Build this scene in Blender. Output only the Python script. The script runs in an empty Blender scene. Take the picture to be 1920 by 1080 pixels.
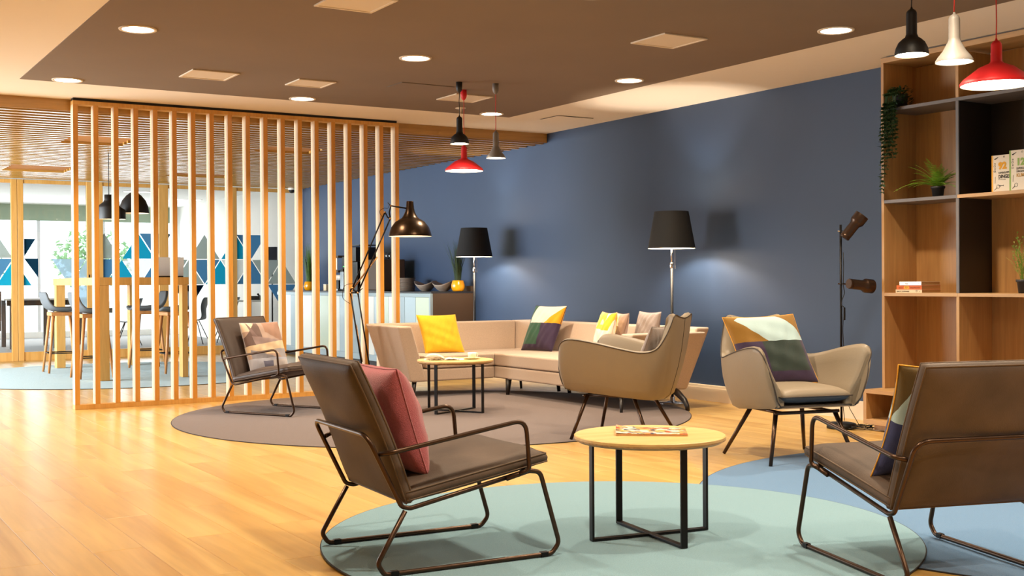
import bpy, bmesh, math, random
from mathutils import Vector, Matrix
R = math.radians
PI = math.pi
random.seed(7)
scn = bpy.context.scene
COL = scn.collection

# ------------------------------------------------------------------ camera, world, lights, exposure
YAW, PITCH, ROLL, FPX = 0.550971, -0.005434, -0.0060689, 2228.66
_f = Vector((math.sin(YAW)*math.cos(PITCH), math.cos(YAW)*math.cos(PITCH), math.sin(PITCH)))
_r = Vector((math.cos(YAW), -math.sin(YAW), 0))
_u = _r.cross(_f)
_r2 = _r*math.cos(ROLL) + _u*math.sin(ROLL)
_u2 = -_r*math.sin(ROLL) + _u*math.cos(ROLL)
cd = bpy.data.cameras.new('camera')
cam = bpy.data.objects.new('camera', cd)
COL.objects.link(cam)
m = Matrix((( _r2.x, _u2.x, -_f.x, 0), (_r2.y, _u2.y, -_f.y, 0), (_r2.z, _u2.z, -_f.z, 1.1), (0, 0, 0, 1)))
cam.matrix_world = m
cd.sensor_width = 36
cd.lens = FPX/1920*36
cd.clip_start = 0.05
cd.clip_end = 300
scn.camera = cam
scn.view_settings.view_transform = 'Standard'
scn.view_settings.look = 'None'
scn.view_settings.gamma = 1
scn.view_settings.use_curve_mapping = False
scn.view_settings.exposure = -0.2

world = bpy.data.worlds.new('sky')
scn.world = world
world.use_nodes = True
world.node_tree.nodes['Background'].inputs[0].default_value = (0.80, 0.93, 1.0, 1)
world.node_tree.nodes['Background'].inputs[1].default_value = 4.0

WARM = (1.0, 0.82, 0.60)
DAY = (0.86, 0.94, 1.0)

def light(name, kind, loc, energy, color, rot=(0, 0, 0), **kw):
    l = bpy.data.lights.new(name, kind)
    l.energy = energy
    l.color = color
    for k, v in kw.items():
        setattr(l, k, v)
    o = bpy.data.objects.new(name, l)
    o.location = loc
    o.rotation_euler = rot
    COL.objects.link(o)
    return o

# daylight through the glazing of the left wall and of the meeting room behind the glass partition
light('window_daylight', 'AREA', (-1.9, 14.7, 1.45), 900, DAY, (0, R(-90), 0), shape='RECTANGLE', size=2.3, size_y=6.6, spread=R(150))
light('window_daylight', 'AREA', (3.0, 25.6, 1.3), 230, DAY, (R(-90), 0, 0), shape='RECTANGLE', size=9.5, size_y=2.2)
light('meeting_room_light', 'AREA', (3.0, 22.3, 2.66), 100, (1.0, 0.96, 0.9), (0, 0, 0), shape='RECTANGLE', size=8, size_y=5)

# ------------------------------------------------------------------ materials
def lin(c):
    if isinstance(c, str):
        c = tuple(int(c[i:i+2], 16)/255 for i in (0, 2, 4))
    return tuple((x/12.92 if x <= 0.04045 else ((x+0.055)/1.055)**2.4) for x in c)

def mat(name, col, rough=0.6, metal=0.0, var=0.0, scale=8.0, bump=0.0, bscale=60.0, coat=0.0, emit=None, estr=0.0, stretch=None, sheen=0.0, spec=None, trans=0.0):
    m = bpy.data.materials.new(name)
    m.use_nodes = True
    nt = m.node_tree
    b = nt.nodes['Principled BSDF']
    c = lin(col)
    b.inputs['Base Color'].default_value = (*c, 1)
    b.inputs['Roughness'].default_value = rough
    b.inputs['Metallic'].default_value = metal
    if coat: 
        b.inputs['Coat Weight'].default_value = coat
        b.inputs['Coat Roughness'].default_value = 0.15
    if sheen: b.inputs['Sheen Weight'].default_value = sheen
    if spec is not None: b.inputs['Specular IOR Level'].default_value = spec
    if trans: b.inputs['Transmission Weight'].default_value = trans
    if emit:
        b.inputs['Emission Color'].default_value = (*lin(emit), 1)
        b.inputs['Emission Strength'].default_value = estr
    tc = nt.nodes.new('ShaderNodeTexCoord')
    mp = nt.nodes.new('ShaderNodeMapping')
    if stretch: mp.inputs['Scale'].default_value = stretch
    nt.links.new(tc.outputs['Object'], mp.inputs[0])
    if var:
        n = nt.nodes.new('ShaderNodeTexNoise')
        n.inputs['Scale'].default_value = scale
        n.inputs['Detail'].default_value = 6
        nt.links.new(mp.outputs[0], n.inputs['Vector'])
        mx = nt.nodes.new('ShaderNodeMixRGB')
        mx.inputs[1].default_value = (*[x*(1-var) for x in c], 1)
        mx.inputs[2].default_value = (*[min(1, x*(1+var)) for x in c], 1)
        rp = nt.nodes.new('ShaderNodeMapRange')
        rp.inputs[1].default_value = 0.3
        rp.inputs[2].default_value = 0.7
        nt.links.new(n.outputs['Fac'], rp.inputs[0])
        nt.links.new(rp.outputs[0], mx.inputs[0])
        nt.links.new(mx.outputs[0], b.inputs['Base Color'])
    if bump:
        n2 = nt.nodes.new('ShaderNodeTexNoise')
        n2.inputs['Scale'].default_value = bscale
        n2.inputs['Detail'].default_value = 3
        nt.links.new(mp.outputs[0], n2.inputs['Vector'])
        bp = nt.nodes.new('ShaderNodeBump')
        bp.inputs['Strength'].default_value = bump
        bp.inputs['Distance'].default_value = 0.01
        nt.links.new(n2.outputs['Fac'], bp.inputs['Height'])
        nt.links.new(bp.outputs[0], b.inputs['Normal'])
    return m

def wood(name, c1, c2, rough=0.45, axis='Z', scale=1.0, rnd=False, coat=0.0, tone=0.12, spec=None):
    """long-grain wood: noise stretched along an axis of the object"""
    m = bpy.data.materials.new(name)
    m.use_nodes = True
    nt = m.node_tree
    N, L = nt.nodes.new, nt.links.new
    b = nt.nodes['Principled BSDF']
    b.inputs['Roughness'].default_value = rough
    if coat:
        b.inputs['Coat Weight'].default_value = coat
        b.inputs['Coat Roughness'].default_value = 0.22
    if spec is not None: b.inputs['Specular IOR Level'].default_value = spec
    tc = N('ShaderNodeTexCoord')
    src = tc.outputs['Object']
    oi = N('ShaderNodeObjectInfo')
    if rnd:
        ad = N('ShaderNodeVectorMath'); ad.operation = 'ADD'
        sc = N('ShaderNodeVectorMath'); sc.operation = 'SCALE'; sc.inputs['Scale'].default_value = 37.0
        cb = N('ShaderNodeCombineXYZ')
        L(oi.outputs['Random'], cb.inputs[0]); L(oi.outputs['Random'], cb.inputs[2])
        L(cb.outputs[0], sc.inputs[0]); L(src, ad.inputs[0]); L(sc.outputs[0], ad.inputs[1])
        src = ad.outputs[0]
    mp = N('ShaderNodeMapping')
    s = {'X': (0.6, 9, 9), 'Y': (9, 0.6, 9), 'Z': (9, 9, 0.6)}[axis]
    mp.inputs['Scale'].default_value = tuple(v*scale for v in s)
    L(src, mp.inputs[0])
    n = N('ShaderNodeTexNoise'); n.inputs['Scale'].default_value = 1.6; n.inputs['Detail'].default_value = 7; n.inputs['Distortion'].default_value = 0.9
    L(mp.outputs[0], n.inputs['Vector'])
    n3 = N('ShaderNodeTexNoise'); n3.inputs['Scale'].default_value = 9; n3.inputs['Detail'].default_value = 4
    L(mp.outputs[0], n3.inputs['Vector'])
    rp = N('ShaderNodeMapRange'); rp.inputs[1].default_value = 0.35; rp.inputs[2].default_value = 0.68
    L(n.outputs['Fac'], rp.inputs[0])
    mx = N('ShaderNodeMixRGB')
    mx.inputs[1].default_value = (*lin(c1), 1); mx.inputs[2].default_value = (*lin(c2), 1)
    L(rp.outputs[0], mx.inputs[0])
    m2 = N('ShaderNodeMixRGB'); m2.blend_type = 'MULTIPLY'; m2.inputs[0].default_value = 0.35
    cr = N('ShaderNodeMapRange'); cr.inputs[1].default_value = 0.35; cr.inputs[2].default_value = 0.6; cr.inputs[3].default_value = 0.72; cr.inputs[4].default_value = 1
    L(n3.outputs['Fac'], cr.inputs[0]); L(mx.outputs[0], m2.inputs[1]); L(cr.outputs[0], m2.inputs[2])
    out = m2.outputs[0]
    if rnd:
        hs = N('ShaderNodeHueSaturation')
        mr = N('ShaderNodeMapRange'); mr.inputs[3].default_value = 1-tone; mr.inputs[4].default_value = 1+tone
        L(oi.outputs['Random'], mr.inputs[0]); L(mr.outputs[0], hs.inputs['Value']); L(out, hs.inputs['Color'])
        out = hs.outputs[0]
    L(out, b.inputs['Base Color'])
    return m

def pattern(name, base, regions, rough=0.85):
    """printed / pieced cloth: regions of flat colour in UV space; each region = (colour, [half planes (a,b,c): a*u+b*v+c>0], [circles (cx,cy,r,inside)])"""
    m = bpy.data.materials.new(name)
    m.use_nodes = True
    nt = m.node_tree
    N, L = nt.nodes.new, nt.links.new
    b = nt.nodes['Principled BSDF']
    b.inputs['Roughness'].default_value = rough
    b.inputs['Sheen Weight'].default_value = 0.2
    uv = N('ShaderNodeUVMap')
    sp = N('ShaderNodeSeparateXYZ'); L(uv.outputs[0], sp.inputs[0])
    U, V = sp.outputs[0], sp.outputs[1]
    def mth(op, a, bb=None, c=None):
        k = N('ShaderNodeMath'); k.operation = op
        for i, v in enumerate((a, bb, c)):
            if v is None: continue
            if isinstance(v, (int, float)): k.inputs[i].default_value = v
            else: L(v, k.inputs[i])
        return k.outputs[0]
    cur = None
    for col, hp, ci in regions:
        fac = None
        for a, bb, c in hp:
            e = mth('MULTIPLY_ADD', U, a, c); e = mth('MULTIPLY_ADD', V, bb, e)
            g = mth('GREATER_THAN', e, 0.0)
            fac = g if fac is None else mth('MULTIPLY', fac, g)
        for cx, cy, r, ins in ci:
            dx = mth('SUBTRACT', U, cx); dy = mth('SUBTRACT', V, cy)
            d = mth('SQRT', mth('ADD', mth('MULTIPLY', dx, dx), mth('MULTIPLY', dy, dy)))
            g = mth('LESS_THAN' if ins else 'GREATER_THAN', d, r)
            fac = g if fac is None else mth('MULTIPLY', fac, g)
        mx = N('ShaderNodeMixRGB')
        if cur is None: mx.inputs[1].default_value = (*lin(base), 1)
        else: L(cur, mx.inputs[1])
        mx.inputs[2].default_value = (*lin(col), 1)
        L(fac, mx.inputs[0])
        cur = mx.outputs[0]
    L(cur, b.inputs['Base Color'])
    tc = N('ShaderNodeTexCoord'); n = N('ShaderNodeTexNoise'); n.inputs['Scale'].default_value = 260
    bp = N('ShaderNodeBump'); bp.inputs['Strength'].default_value = 0.25; bp.inputs['Distance'].default_value = 0.004
    L(tc.outputs['Object'], n.inputs['Vector']); L(n.outputs['Fac'], bp.inputs['Height']); L(bp.outputs[0], b.inputs['Normal'])
    return m

def glass(name, tint=(1, 1, 1), refl=0.12, alpha=0.0):
    m = bpy.data.materials.new(name)
    m.use_nodes = True
    nt = m.node_tree
    N, L = nt.nodes.new, nt.links.new
    for n in list(nt.nodes): nt.nodes.remove(n)
    o = N('ShaderNodeOutputMaterial')
    t = N('ShaderNodeBsdfTransparent'); t.inputs[0].default_value = (*tint, 1)
    g = N('ShaderNodeBsdfGlossy'); g.inputs['Roughness'].default_value = 0.02
    fr = N('ShaderNodeFresnel'); fr.inputs[0].default_value = 1.45
    mx = N('ShaderNodeMixShader')
    L(fr.outputs[0], mx.inputs[0]); L(t.outputs[0], mx.inputs[1]); L(g.outputs[0], mx.inputs[2]); L(mx.outputs[0], o.inputs[0])
    if alpha:
        d = N('ShaderNodeBsdfDiffuse'); d.inputs[0].default_value = (0.9, 0.93, 0.95, 1)
        m2 = N('ShaderNodeMixShader'); m2.inputs[0].default_value = alpha
        L(mx.outputs[0], m2.inputs[1]); L(d.outputs[0], m2.inputs[2]); L(m2.outputs[0], o.inputs[0])
    return m

def film(name, col, op=0.75):
    m = bpy.data.materials.new(name)
    m.use_nodes = True
    nt = m.node_tree
    N, L = nt.nodes.new, nt.links.new
    for n in list(nt.nodes): nt.nodes.remove(n)
    o = N('ShaderNodeOutputMaterial')
    t = N('ShaderNodeBsdfTransparent'); t.inputs[0].default_value = (*lin(col), 1)
    d = N('ShaderNodeBsdfDiffuse'); d.inputs[0].default_value = (*lin(col), 1)
    tr = N('ShaderNodeBsdfTranslucent'); tr.inputs[0].default_value = (*lin(col), 1)
    a = N('ShaderNodeMixShader'); a.inputs[0].default_value = 0.5
    L(d.outputs[0], a.inputs[1]); L(tr.outputs[0], a.inputs[2])
    mx = N('ShaderNodeMixShader'); mx.inputs[0].default_value = op
    L(t.outputs[0], mx.inputs[1]); L(a.outputs[0], mx.inputs[2]); L(mx.outputs[0], o.inputs[0])
    return m

def emis(name, col, s):
    m = bpy.data.materials.new(name)
    m.use_nodes = True
    nt = m.node_tree
    for n in list(nt.nodes): nt.nodes.remove(n)
    o = nt.nodes.new('ShaderNodeOutputMaterial'); e = nt.nodes.new('ShaderNodeEmission')
    e.inputs[0].default_value = (*col, 1); e.inputs[1].default_value = s
    nt.links.new(e.outputs[0], o.inputs[0])
    return m

def carpet(name, c, var=0.12):
    return mat(name, c, 0.95, var=var, scale=180, bump=0.6, bscale=350, sheen=0.3, spec=0.1)

M = dict(
    plank=wood('floor_oak', 'd8b066', 'c0934c', 0.36, 'Y', 0.42, rnd=True, coat=0.25, tone=0.03),
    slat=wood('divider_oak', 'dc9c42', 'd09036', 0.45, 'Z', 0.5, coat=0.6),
    slatdaylit=wood('divider_oak_daylit', 'e2c6a2', 'd9b98f', 0.45, 'Z', 0.5, coat=0.3),  # slat oak made paler for the side faces: daylight painted into the colour
    cslat=wood('ceiling_slat_oak', 'bd9048', 'a97c36', 0.3, 'X', 1.0, coat=0.8),
    recess=wood('recess_board_oak', 'b87a34', 'a96c2a', 0.8, 'X', 0.6),
    shelf=wood('shelf_oak', 'c4975e', 'b28450', 0.5, 'Z', 0.9),
    shelfh=wood('shelf_oak_flat', 'caa06a', 'b98d58', 0.5, 'Y', 0.9),
    ply=wood('birch_ply', 'deb97c', 'd0a562', 0.45, 'X', 0.7),
    plyedge=wood('ply_edge', 'c79a62', '9c7144', 0.6, 'X', 3.0),
    frame=wood('door_frame_oak', 'dba95f', 'd09a4c', 0.5, 'Z', 0.8),
    stool=wood('stool_beech', 'c98b52', 'b67840', 0.45, 'Z', 1.0),
    ceil=mat('ceiling_white', 'efe2cf', 0.9),
    brown=mat('ceiling_brown', '7d6954', 0.8, var=0.05, scale=1.2),
    blue=mat('wall_blue', '293c58', 0.55, var=0.08, scale=0.8),
    white=mat('wall_white', 'f1efe9', 0.8),
    base=mat('baseboard_cream', 'e8d5b8', 0.5),
    blackgap=mat('black_track', '0c0a0a', 0.7),
    metalb=mat('bronze_metal', '4c3a2e', 0.34, 0.85),
    metalk=mat('black_metal', '1a1717', 0.42, 0.6),
    chrome=mat('chrome', 'd9d9dc', 0.15, 1.0),
    copper=mat('brass_spring', 'c99a66', 0.3, 0.9),
    leather=mat('brown_suede', '52443a', 0.62, var=0.30, scale=4, bump=0.15, bscale=220, spec=0.35),
    leatherd=mat('dark_grey_leather', '4a3d37', 0.5, var=0.2, scale=5, bump=0.12, bscale=220, spec=0.4),
    pipe=mat('brown_piping', '57432f', 0.6),
    greige=mat('greige_leatherette', '8a7c68', 0.5, var=0.03, scale=4, bump=0.06, bscale=90, spec=0.4),
    greigepipe=mat('dark_piping', '3c322a', 0.6),
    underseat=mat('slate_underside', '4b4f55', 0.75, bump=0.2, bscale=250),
    sofa=mat('sofa_tweed', 'cbb39d', 0.9, var=0.09, scale=160, bump=0.4, bscale=330, sheen=0.3, spec=0.15),
    dark=mat('dark_wood_leg', '1d1512', 0.4),
    yellow=mat('yellow_cloth', 'f2c01a', 0.8, var=0.05, scale=60, bump=0.25, bscale=300, sheen=0.25),
    pink=mat('rose_linen', 'a5545c', 0.9, var=0.1, scale=140, bump=0.4, bscale=280, sheen=0.3),
    greyc=mat('grey_linen', '9c8c84', 0.9, var=0.14, scale=220, bump=0.4, bscale=300, sheen=0.3),
    shade=mat('black_lampshade', '090808', 0.85),
    shadein=mat('lampshade_lining', 'f6ecd8', 0.8),
    red=mat('red_lacquer', 'e0252a', 0.5),
    redcord=mat('red_cord', 'c8322a', 0.7),
    pgrey=mat('pale_grey_lacquer', '7d7771', 0.5),
    black=mat('matt_black', '151414', 0.5),
    cord=mat('black_cord', '0b0a0a', 0.6),
    bulb=emis('warm_bulb', (1.0, 0.86, 0.66), 28),
    bulbs=emis('soft_bulb', (1.0, 0.84, 0.62), 9),
    dl=emis('downlight_glow', (1.0, 0.86, 0.66), 14),
    tealrug=carpet('teal_carpet', '789eac'),
    bluerug=carpet('blue_carpet', '5a83ac'),
    brownrug=carpet('brown_carpet', '6a5952'),
    lightrug=carpet('pale_blue_carpet', 'a9c4c8', 0.06),
    rugedge=mat('rug_binding', '2d2a2a', 0.9),
    counterm=mat('aluminium_edge', '9fb0b5', 0.4, 0.4),
    umber=mat('umber_laminate', '4a3826', 0.45),
    gw=mat('panel_white', 'd9dbd2', 0.35, coat=0.4), gb=mat('panel_blue', '9fb6bf', 0.3, coat=0.4),
    gg=mat('panel_green', 'b9c9b2', 0.3, coat=0.4), gs=mat('panel_steel', '90a6ae', 0.35, coat=0.4),
    top=mat('counter_top', '2b2a2c', 0.35),
    stone=mat('taupe_ceramic', 'a08f80', 0.5),
    vase=mat('yellow_glaze', 'f0a012', 0.18, coat=0.5),
    grassg=mat('grass_green', '4b6b22', 0.6, var=0.3, scale=30),
    grassd=mat('grass_dark', '2f4420', 0.6, var=0.3, scale=30),
    fern=mat('fern_green', '6f9a22', 0.55, var=0.3, scale=25),
    ivy=mat('ivy_green', '2c4a22', 0.55, var=0.35, scale=30),
    olive=mat('olive_twig', '8a9a3a', 0.6, var=0.3, scale=40),
    pot=mat('dark_plastic_pot', '2c2b2d', 0.5),
    greyb=mat('grey_laminate', '6b625c', 0.5),
    blackb=mat('black_laminate', '241d1a', 0.5),
    paper=mat('paper', 'f0e2cc', 0.8), paperd=mat('page_edges', 'c49a6a', 0.85, var=0.2, scale=200, stretch=(1, 1, 20)),
    orange=mat('orange_cover', 'e2702c', 0.6), cream=mat('cream_cover', 'e8d3ac', 0.6),
    byellow=mat('yellow_cover_spine', 'f0ac2a', 0.6), bgreen=mat('green_cover_spine', '8fb04a', 0.6),
    ink=mat('black_ink', '171412', 0.8), inky=mat('amber_ink', 'eaa62a', 0.8), inkg=mat('green_ink', '9db862', 0.8), inkt=mat('tan_ink', 'd2a45e', 0.8),
    cup=mat('white_china', 'f3eadc', 0.25), saucer=mat('cream_china', 'ecd9a8', 0.3),
    stoolg=mat('stool_grey', '5f6468', 0.75), mchair=mat('dark_blue_shell', '2b3338', 0.5),
    mtop=mat('white_table', 'dfe4e4', 0.4), screen=mat('dark_screen', '101214', 0.25),
    lap=mat('laptop_grey', 'c7cacb', 0.35, 0.3), gcarpet=mat('grey_floor', '8d8b88', 0.9, var=0.15, scale=14, stretch=(6, 1, 1)),
    bulkhead=mat('sage_bulkhead', '98a991', 0.3), winframe=mat('window_frame', 'd9dadb', 0.5), leaf=mat('tree_leaves', '9fbf92', 0.8, var=0.3, scale=6),
    ground=mat('outdoor_paving', 'b9b6ae', 0.9), pane=glass('clear_glass'), hood=mat('machine_black', '0e0c0c', 0.35), steel=mat('machine_steel', 'b8c2c6', 0.3, 0.8),
    led=emis('green_display', (0.1, 1.0, 0.2), 2), grille=mat('ceiling_panel_white', 'dccbb3', 0.7), stripl=emis('strip_light', (1, 0.97, 0.9), 5),
    blueprint=mat('blue_print', '3f7fae', 0.6),
)

# ------------------------------------------------------------------ mesh helpers
def obj(name, bm, m, parent=None, smooth=False, bevel=0.0, angle=None, seg=2):
    me = bpy.data.meshes.new(name)
    bm.normal_update()
    bm.to_mesh(me); bm.free()
    ms = m if isinstance(m, (list, tuple)) else [m]
    for q in ms: me.materials.append(q)
    if smooth:
        for p in me.polygons: p.use_smooth = True
    o = bpy.data.objects.new(name, me)
    COL.objects.link(o)
    if parent: o.parent = parent
    if bevel:
        b = o.modifiers.new('bevel', 'BEVEL'); b.width = bevel; b.segments = seg; b.limit_method = 'ANGLE'; b.angle_limit = R(40)
        b.harden_normals = False
    return o

def tag(o, label=None, cat=None, group=None, kind=None):
    if label: o['label'] = label
    if cat: o['category'] = cat
    if group: o['group'] = group
    if kind: o['kind'] = kind
    return o

def thing(name, label, cat, loc=(0, 0, 0), rz=0, group=None):
    o = bpy.data.objects.new(name, None)
    o.empty_display_size = 0.1
    COL.objects.link(o); o.location = loc; o.rotation_euler = (0, 0, rz)
    return tag(o, label, cat, group)

def struct(name, bm, m, parent=None, **k):
    o = obj(name, bm, m, parent, **k)
    if not parent: o['kind'] = 'structure'
    return o

def copy_tree(o, parent=None):
    c = o.copy(); COL.objects.link(c); c.parent = parent
    for ch in o.children: copy_tree(ch, c)
    return c

def nb(): return bmesh.new()

def box(bm, x0, x1, y0, y1, z0, z1, mi=0):
    v = [bm.verts.new(p) for p in ((x0, y0, z0), (x1, y0, z0), (x1, y1, z0), (x0, y1, z0), (x0, y0, z1), (x1, y0, z1), (x1, y1, z1), (x0, y1, z1))]
    for f in ((0, 3, 2, 1), (4, 5, 6, 7), (0, 1, 5, 4), (1, 2, 6, 5), (2, 3, 7, 6), (3, 0, 4, 7)):
        q = bm.faces.new([v[i] for i in f]); q.material_index = mi
    return v

def bx(*a): 
    b = nb(); box(b, *a); return b

def prism(bm, pts, z0, z1, mi=0):
    """pts: 2D polygon (counter-clockwise) extruded from z0 to z1"""
    a = [bm.verts.new((x, y, z0)) for x, y in pts]; c = [bm.verts.new((x, y, z1)) for x, y in pts]
    n = len(pts)
    bm.faces.new(a[::-1]).material_index = mi; bm.faces.new(c).material_index = mi
    for i in range(n): bm.faces.new((a[i], a[(i+1) % n], c[(i+1) % n], c[i])).material_index = mi

def hexa(bm, lo, hi, mi=0):
    """8-corner solid: lo = 4 points counter-clockwise, hi = 4 points above them"""
    v = [bm.verts.new(p) for p in list(lo)+list(hi)]
    for f in ((0, 3, 2, 1), (4, 5, 6, 7), (0, 1, 5, 4), (1, 2, 6, 5), (2, 3, 7, 6), (3, 0, 4, 7)):
        bm.faces.new([v[i] for i in f]).material_index = mi

def fillet(pts, r, n=6, closed=False):
    P = [Vector(p) for p in pts]; out = []
    N = len(P)
    for i, p in enumerate(P):
        if not closed and (i == 0 or i == N-1): out.append(p); continue
        a, b = P[i-1], P[(i+1) % N]
        rr = r[i] if isinstance(r, (list, tuple)) else r
        da, db = a-p, b-p
        ang = da.angle(db, PI)
        if rr <= 0 or ang > PI-0.02: out.append(p); continue
        t = min(rr/math.tan(ang/2), da.length*0.49, db.length*0.49)
        s, e = p+da.normalized()*t, p+db.normalized()*t
        for k in range(n+1):
            q = k/n
            out.append(s*(1-q)**2 + p*2*q*(1-q) + e*q*q)
    return out

def tube(bm, pts, r, seg=8, closed=False, mi=0, cap=True):
    P = [Vector(p) for p in pts]
    N = len(P); rings = []
    up = None
    for i in range(N):
        if closed: d = (P[(i+1) % N]-P[i-1])
        else: d = P[min(i+1, N-1)]-P[max(i-1, 0)]
        if d.length < 1e-9: d = Vector((0, 0, 1))
        d.normalize()
        if up is None:
            up = Vector((0, 0, 1)) if abs(d.z) < 0.9 else Vector((1, 0, 0))
        s = d.cross(up)
        if s.length < 1e-6: s = d.cross(Vector((0.3, 0.7, 0.2)))
        s.normalize(); up = s.cross(d).normalized()
        rr = r[i] if isinstance(r, (list, tuple)) else r
        rings.append([bm.verts.new(P[i]+(s*math.cos(2*PI*k/seg)+up*math.sin(2*PI*k/seg))*rr) for k in range(seg)])
    for i in range(N if closed else N-1):
        a, b = rings[i], rings[(i+1) % N]
        for k in range(seg):
            bm.faces.new((a[k], a[(k+1) % seg], b[(k+1) % seg], b[k])).material_index = mi
    if cap and not closed:
        bm.faces.new(rings[0][::-1]).material_index = mi; bm.faces.new(rings[-1]).material_index = mi
    return bm

def lathe(bm, prof, seg=32, c=(0, 0), mi=0, capb=True, capt=True):
    rings = []
    for r, z in prof:
        if r < 1e-6: rings.append([bm.verts.new((c[0], c[1], z))])
        else: rings.append([bm.verts.new((c[0]+r*math.cos(2*PI*k/seg), c[1]+r*math.sin(2*PI*k/seg), z)) for k in range(seg)])
    for a, b in zip(rings, rings[1:]):
        for k in range(seg):
            q = [a[k % len(a)], a[(k+1) % len(a)], b[(k+1) % len(b)], b[k % len(b)]]
            u = []
            for x in q:
                if x not in u: u.append(x)
            if len(u) > 2: bm.faces.new(u).material_index = mi
    if capb and len(rings[0]) > 2: bm.faces.new(rings[0][::-1]).material_index = mi
    if capt and len(rings[-1]) > 2: bm.faces.new(rings[-1]).material_index = mi
    return bm

def grid(bm, G, mi=0, closev=False, uv=None):
    """G = rows of points -> quads"""
    V = [[bm.verts.new(p) for p in row] for row in G]
    n = len(V[0])
    for i in range(len(V)-1):
        for j in range(n if closev else n-1):
            bm.faces.new((V[i][j], V[i][(j+1) % n], V[i+1][(j+1) % n], V[i+1][j])).material_index = mi
    return V

def frect(bm, cx, cy, cz, w, d, h, mi=0): box(bm, cx-w/2, cx+w/2, cy-d/2, cy+d/2, cz-h/2, cz+h/2, mi)

def text_part(name, s, size, m, parent, loc, rot, ext=0.0006, align='LEFT', xs=1.0, bold=0.0):
    cu = bpy.data.curves.new(name, 'FONT')
    cu.body = s; cu.size = size; cu.extrude = ext; cu.align_x = align; cu.resolution_u = 2; cu.offset = bold
    t = bpy.data.objects.new(name, cu)
    COL.objects.link(t)
    me = bpy.data.meshes.new_from_object(t)
    bpy.data.objects.remove(t)
    me.materials.clear(); me.materials.append(m)
    o = bpy.data.objects.new(name, me); COL.objects.link(o)
    o.parent = parent; o.location = loc; o.rotation_euler = rot; o.scale = (xs, 1, 1)
    return o

# ------------------------------------------------------------------ the room
H = 2.73          # lounge ceiling
XW = 7.215        # blue wall
YG = 18.3         # glass partition
YS = 10.84        # front of the slatted divider

floor = struct('floor', bx(-2.0, 7.6, -1.5, YG+0.05, -0.06, -0.009), mat('subfloor', '7a4d22', 0.8))
# oak planks, long side along the room
PW, PL = 0.205, 1.32
cells = []
ix = 0
x = -2.0
while x < 7.6:
    off = (ix*0.47) % 1.0 * PL
    y = -1.5-off
    while y < YG:
        y0, y1 = max(y, -1.5), min(y+PL, YG)
        if y1-y0 > 0.05: cells.append((x, min(x+PW, 7.6), y0, y1))
        y += PL
    x += PW; ix += 1
def inview(c):
    p = Vector(((c[0]+c[1])/2, (c[2]+c[3])/2, 0)) - Vector((0, 0, 1.1))
    d = p.dot(_f)
    if d < 2.6: return None
    sx = 960+FPX*p.dot(_r2)/d
    return d if -120 < sx < 2040 else None
vis = [(inview(c), c) for c in cells]
near = sorted([v for v in vis if v[0] is not None], key=lambda v: v[0])[:299]
nearset = set(v[1] for v in near)
pmesh = {}
for d_, c in near:
    key = (round(c[1]-c[0], 3), round(c[3]-c[2], 3))
    if key not in pmesh:
        b = nb(); w, l, e = key[0]/2-0.0006, key[1]/2-0.0006, 0.0014
        hexa(b, [(-w, -l, -0.009), (w, -l, -0.009), (w, l, -0.009), (-w, l, -0.009)], [(-w, -l, -e), (w, -l, -e), (w, l, -e), (-w, l, -e)])
        b.faces.ensure_lookup_table()
        b.faces.remove(b.faces[1])
        b.verts.ensure_lookup_table()
        tv = [b.verts[4], b.verts[5], b.verts[6], b.verts[7]]
        iv = [b.verts.new(p) for p in ((-w+e, -l+e, 0), (w-e, -l+e, 0), (w-e, l-e, 0), (-w+e, l-e, 0))]
        b.faces.new(iv)
        for k in range(4): b.faces.new((tv[k], tv[(k+1) % 4], iv[(k+1) % 4], iv[k]))
        o = obj('plank', b, M['plank'], floor)
        pmesh[key] = o.data
    else:
        o = bpy.data.objects.new('plank', pmesh[key]); COL.objects.link(o); o.parent = floor
    o.location = ((c[0]+c[1])/2, (c[2]+c[3])/2, 0)
b = nb()
for c in cells:
    if c not in nearset: box(b, c[0]+0.0006, c[1]-0.0006, c[2]+0.0006, c[3]-0.0006, -0.009, 0)
o = obj('plank', b, M['plank'], floor); o['kind'] = 'stuff'

# ceiling: one cream plane, with the flush brown field
struct('ceiling', bx(-2.0, 7.6, -1.5, 11.0, H, H+0.12), M['ceil'])
b = bx(1.618, 6.155, -1.4, 10.055, H-0.004, H+0.001)
struct('ceiling_2', b, M['brown'])

# walls
struct('wall_right', bx(XW, XW+0.15, 6.035, 18.22, 0, H), M['blue'])
struct('wall_right_2', bx(7.36, 7.46, -1.5, 6.035, 0, H), M['white'])
struct('wall_back', bx(-2.0, 7.6, -1.6, -1.5, 0, H), M['white'])
b = nb()
for y0, y1 in ((-1.6, 11.2), (18.1, 26.2)): box(b, -2.15, -2.0, y0, y1, 0, 2.9)
for y0, y1 in ((11.2, 18.1),):
    box(b, -2.15, -2.0, y0, y1, 0, 0.25); box(b, -2.15, -2.0, y0, y1, 2.6, 2.9)
struct('wall_left', b, M['white'])
for y0, y1, n in ((11.2, 18.1, 5),):
    w = bpy.data.objects.new('window_1', None); COL.objects.link(w); w['kind'] = 'structure'
    for i in range(n+1):
        yy = y0+(y1-y0)*i/n
        obj('mullion', bx(-2.1, -2.04, max(yy-0.03, y0), min(yy+0.03, y1), 0.25, 2.6), M['winframe'], w)
struct('baseboard_right', bx(XW-0.022, XW, 6.06, 18.2, 0, 0.146), M['base'], bevel=0.004)
struct('baseboard_right_2', bx(XW-0.028, XW-0.022, 6.06, 18.2, 0, 0.118), M['base'])
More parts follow.
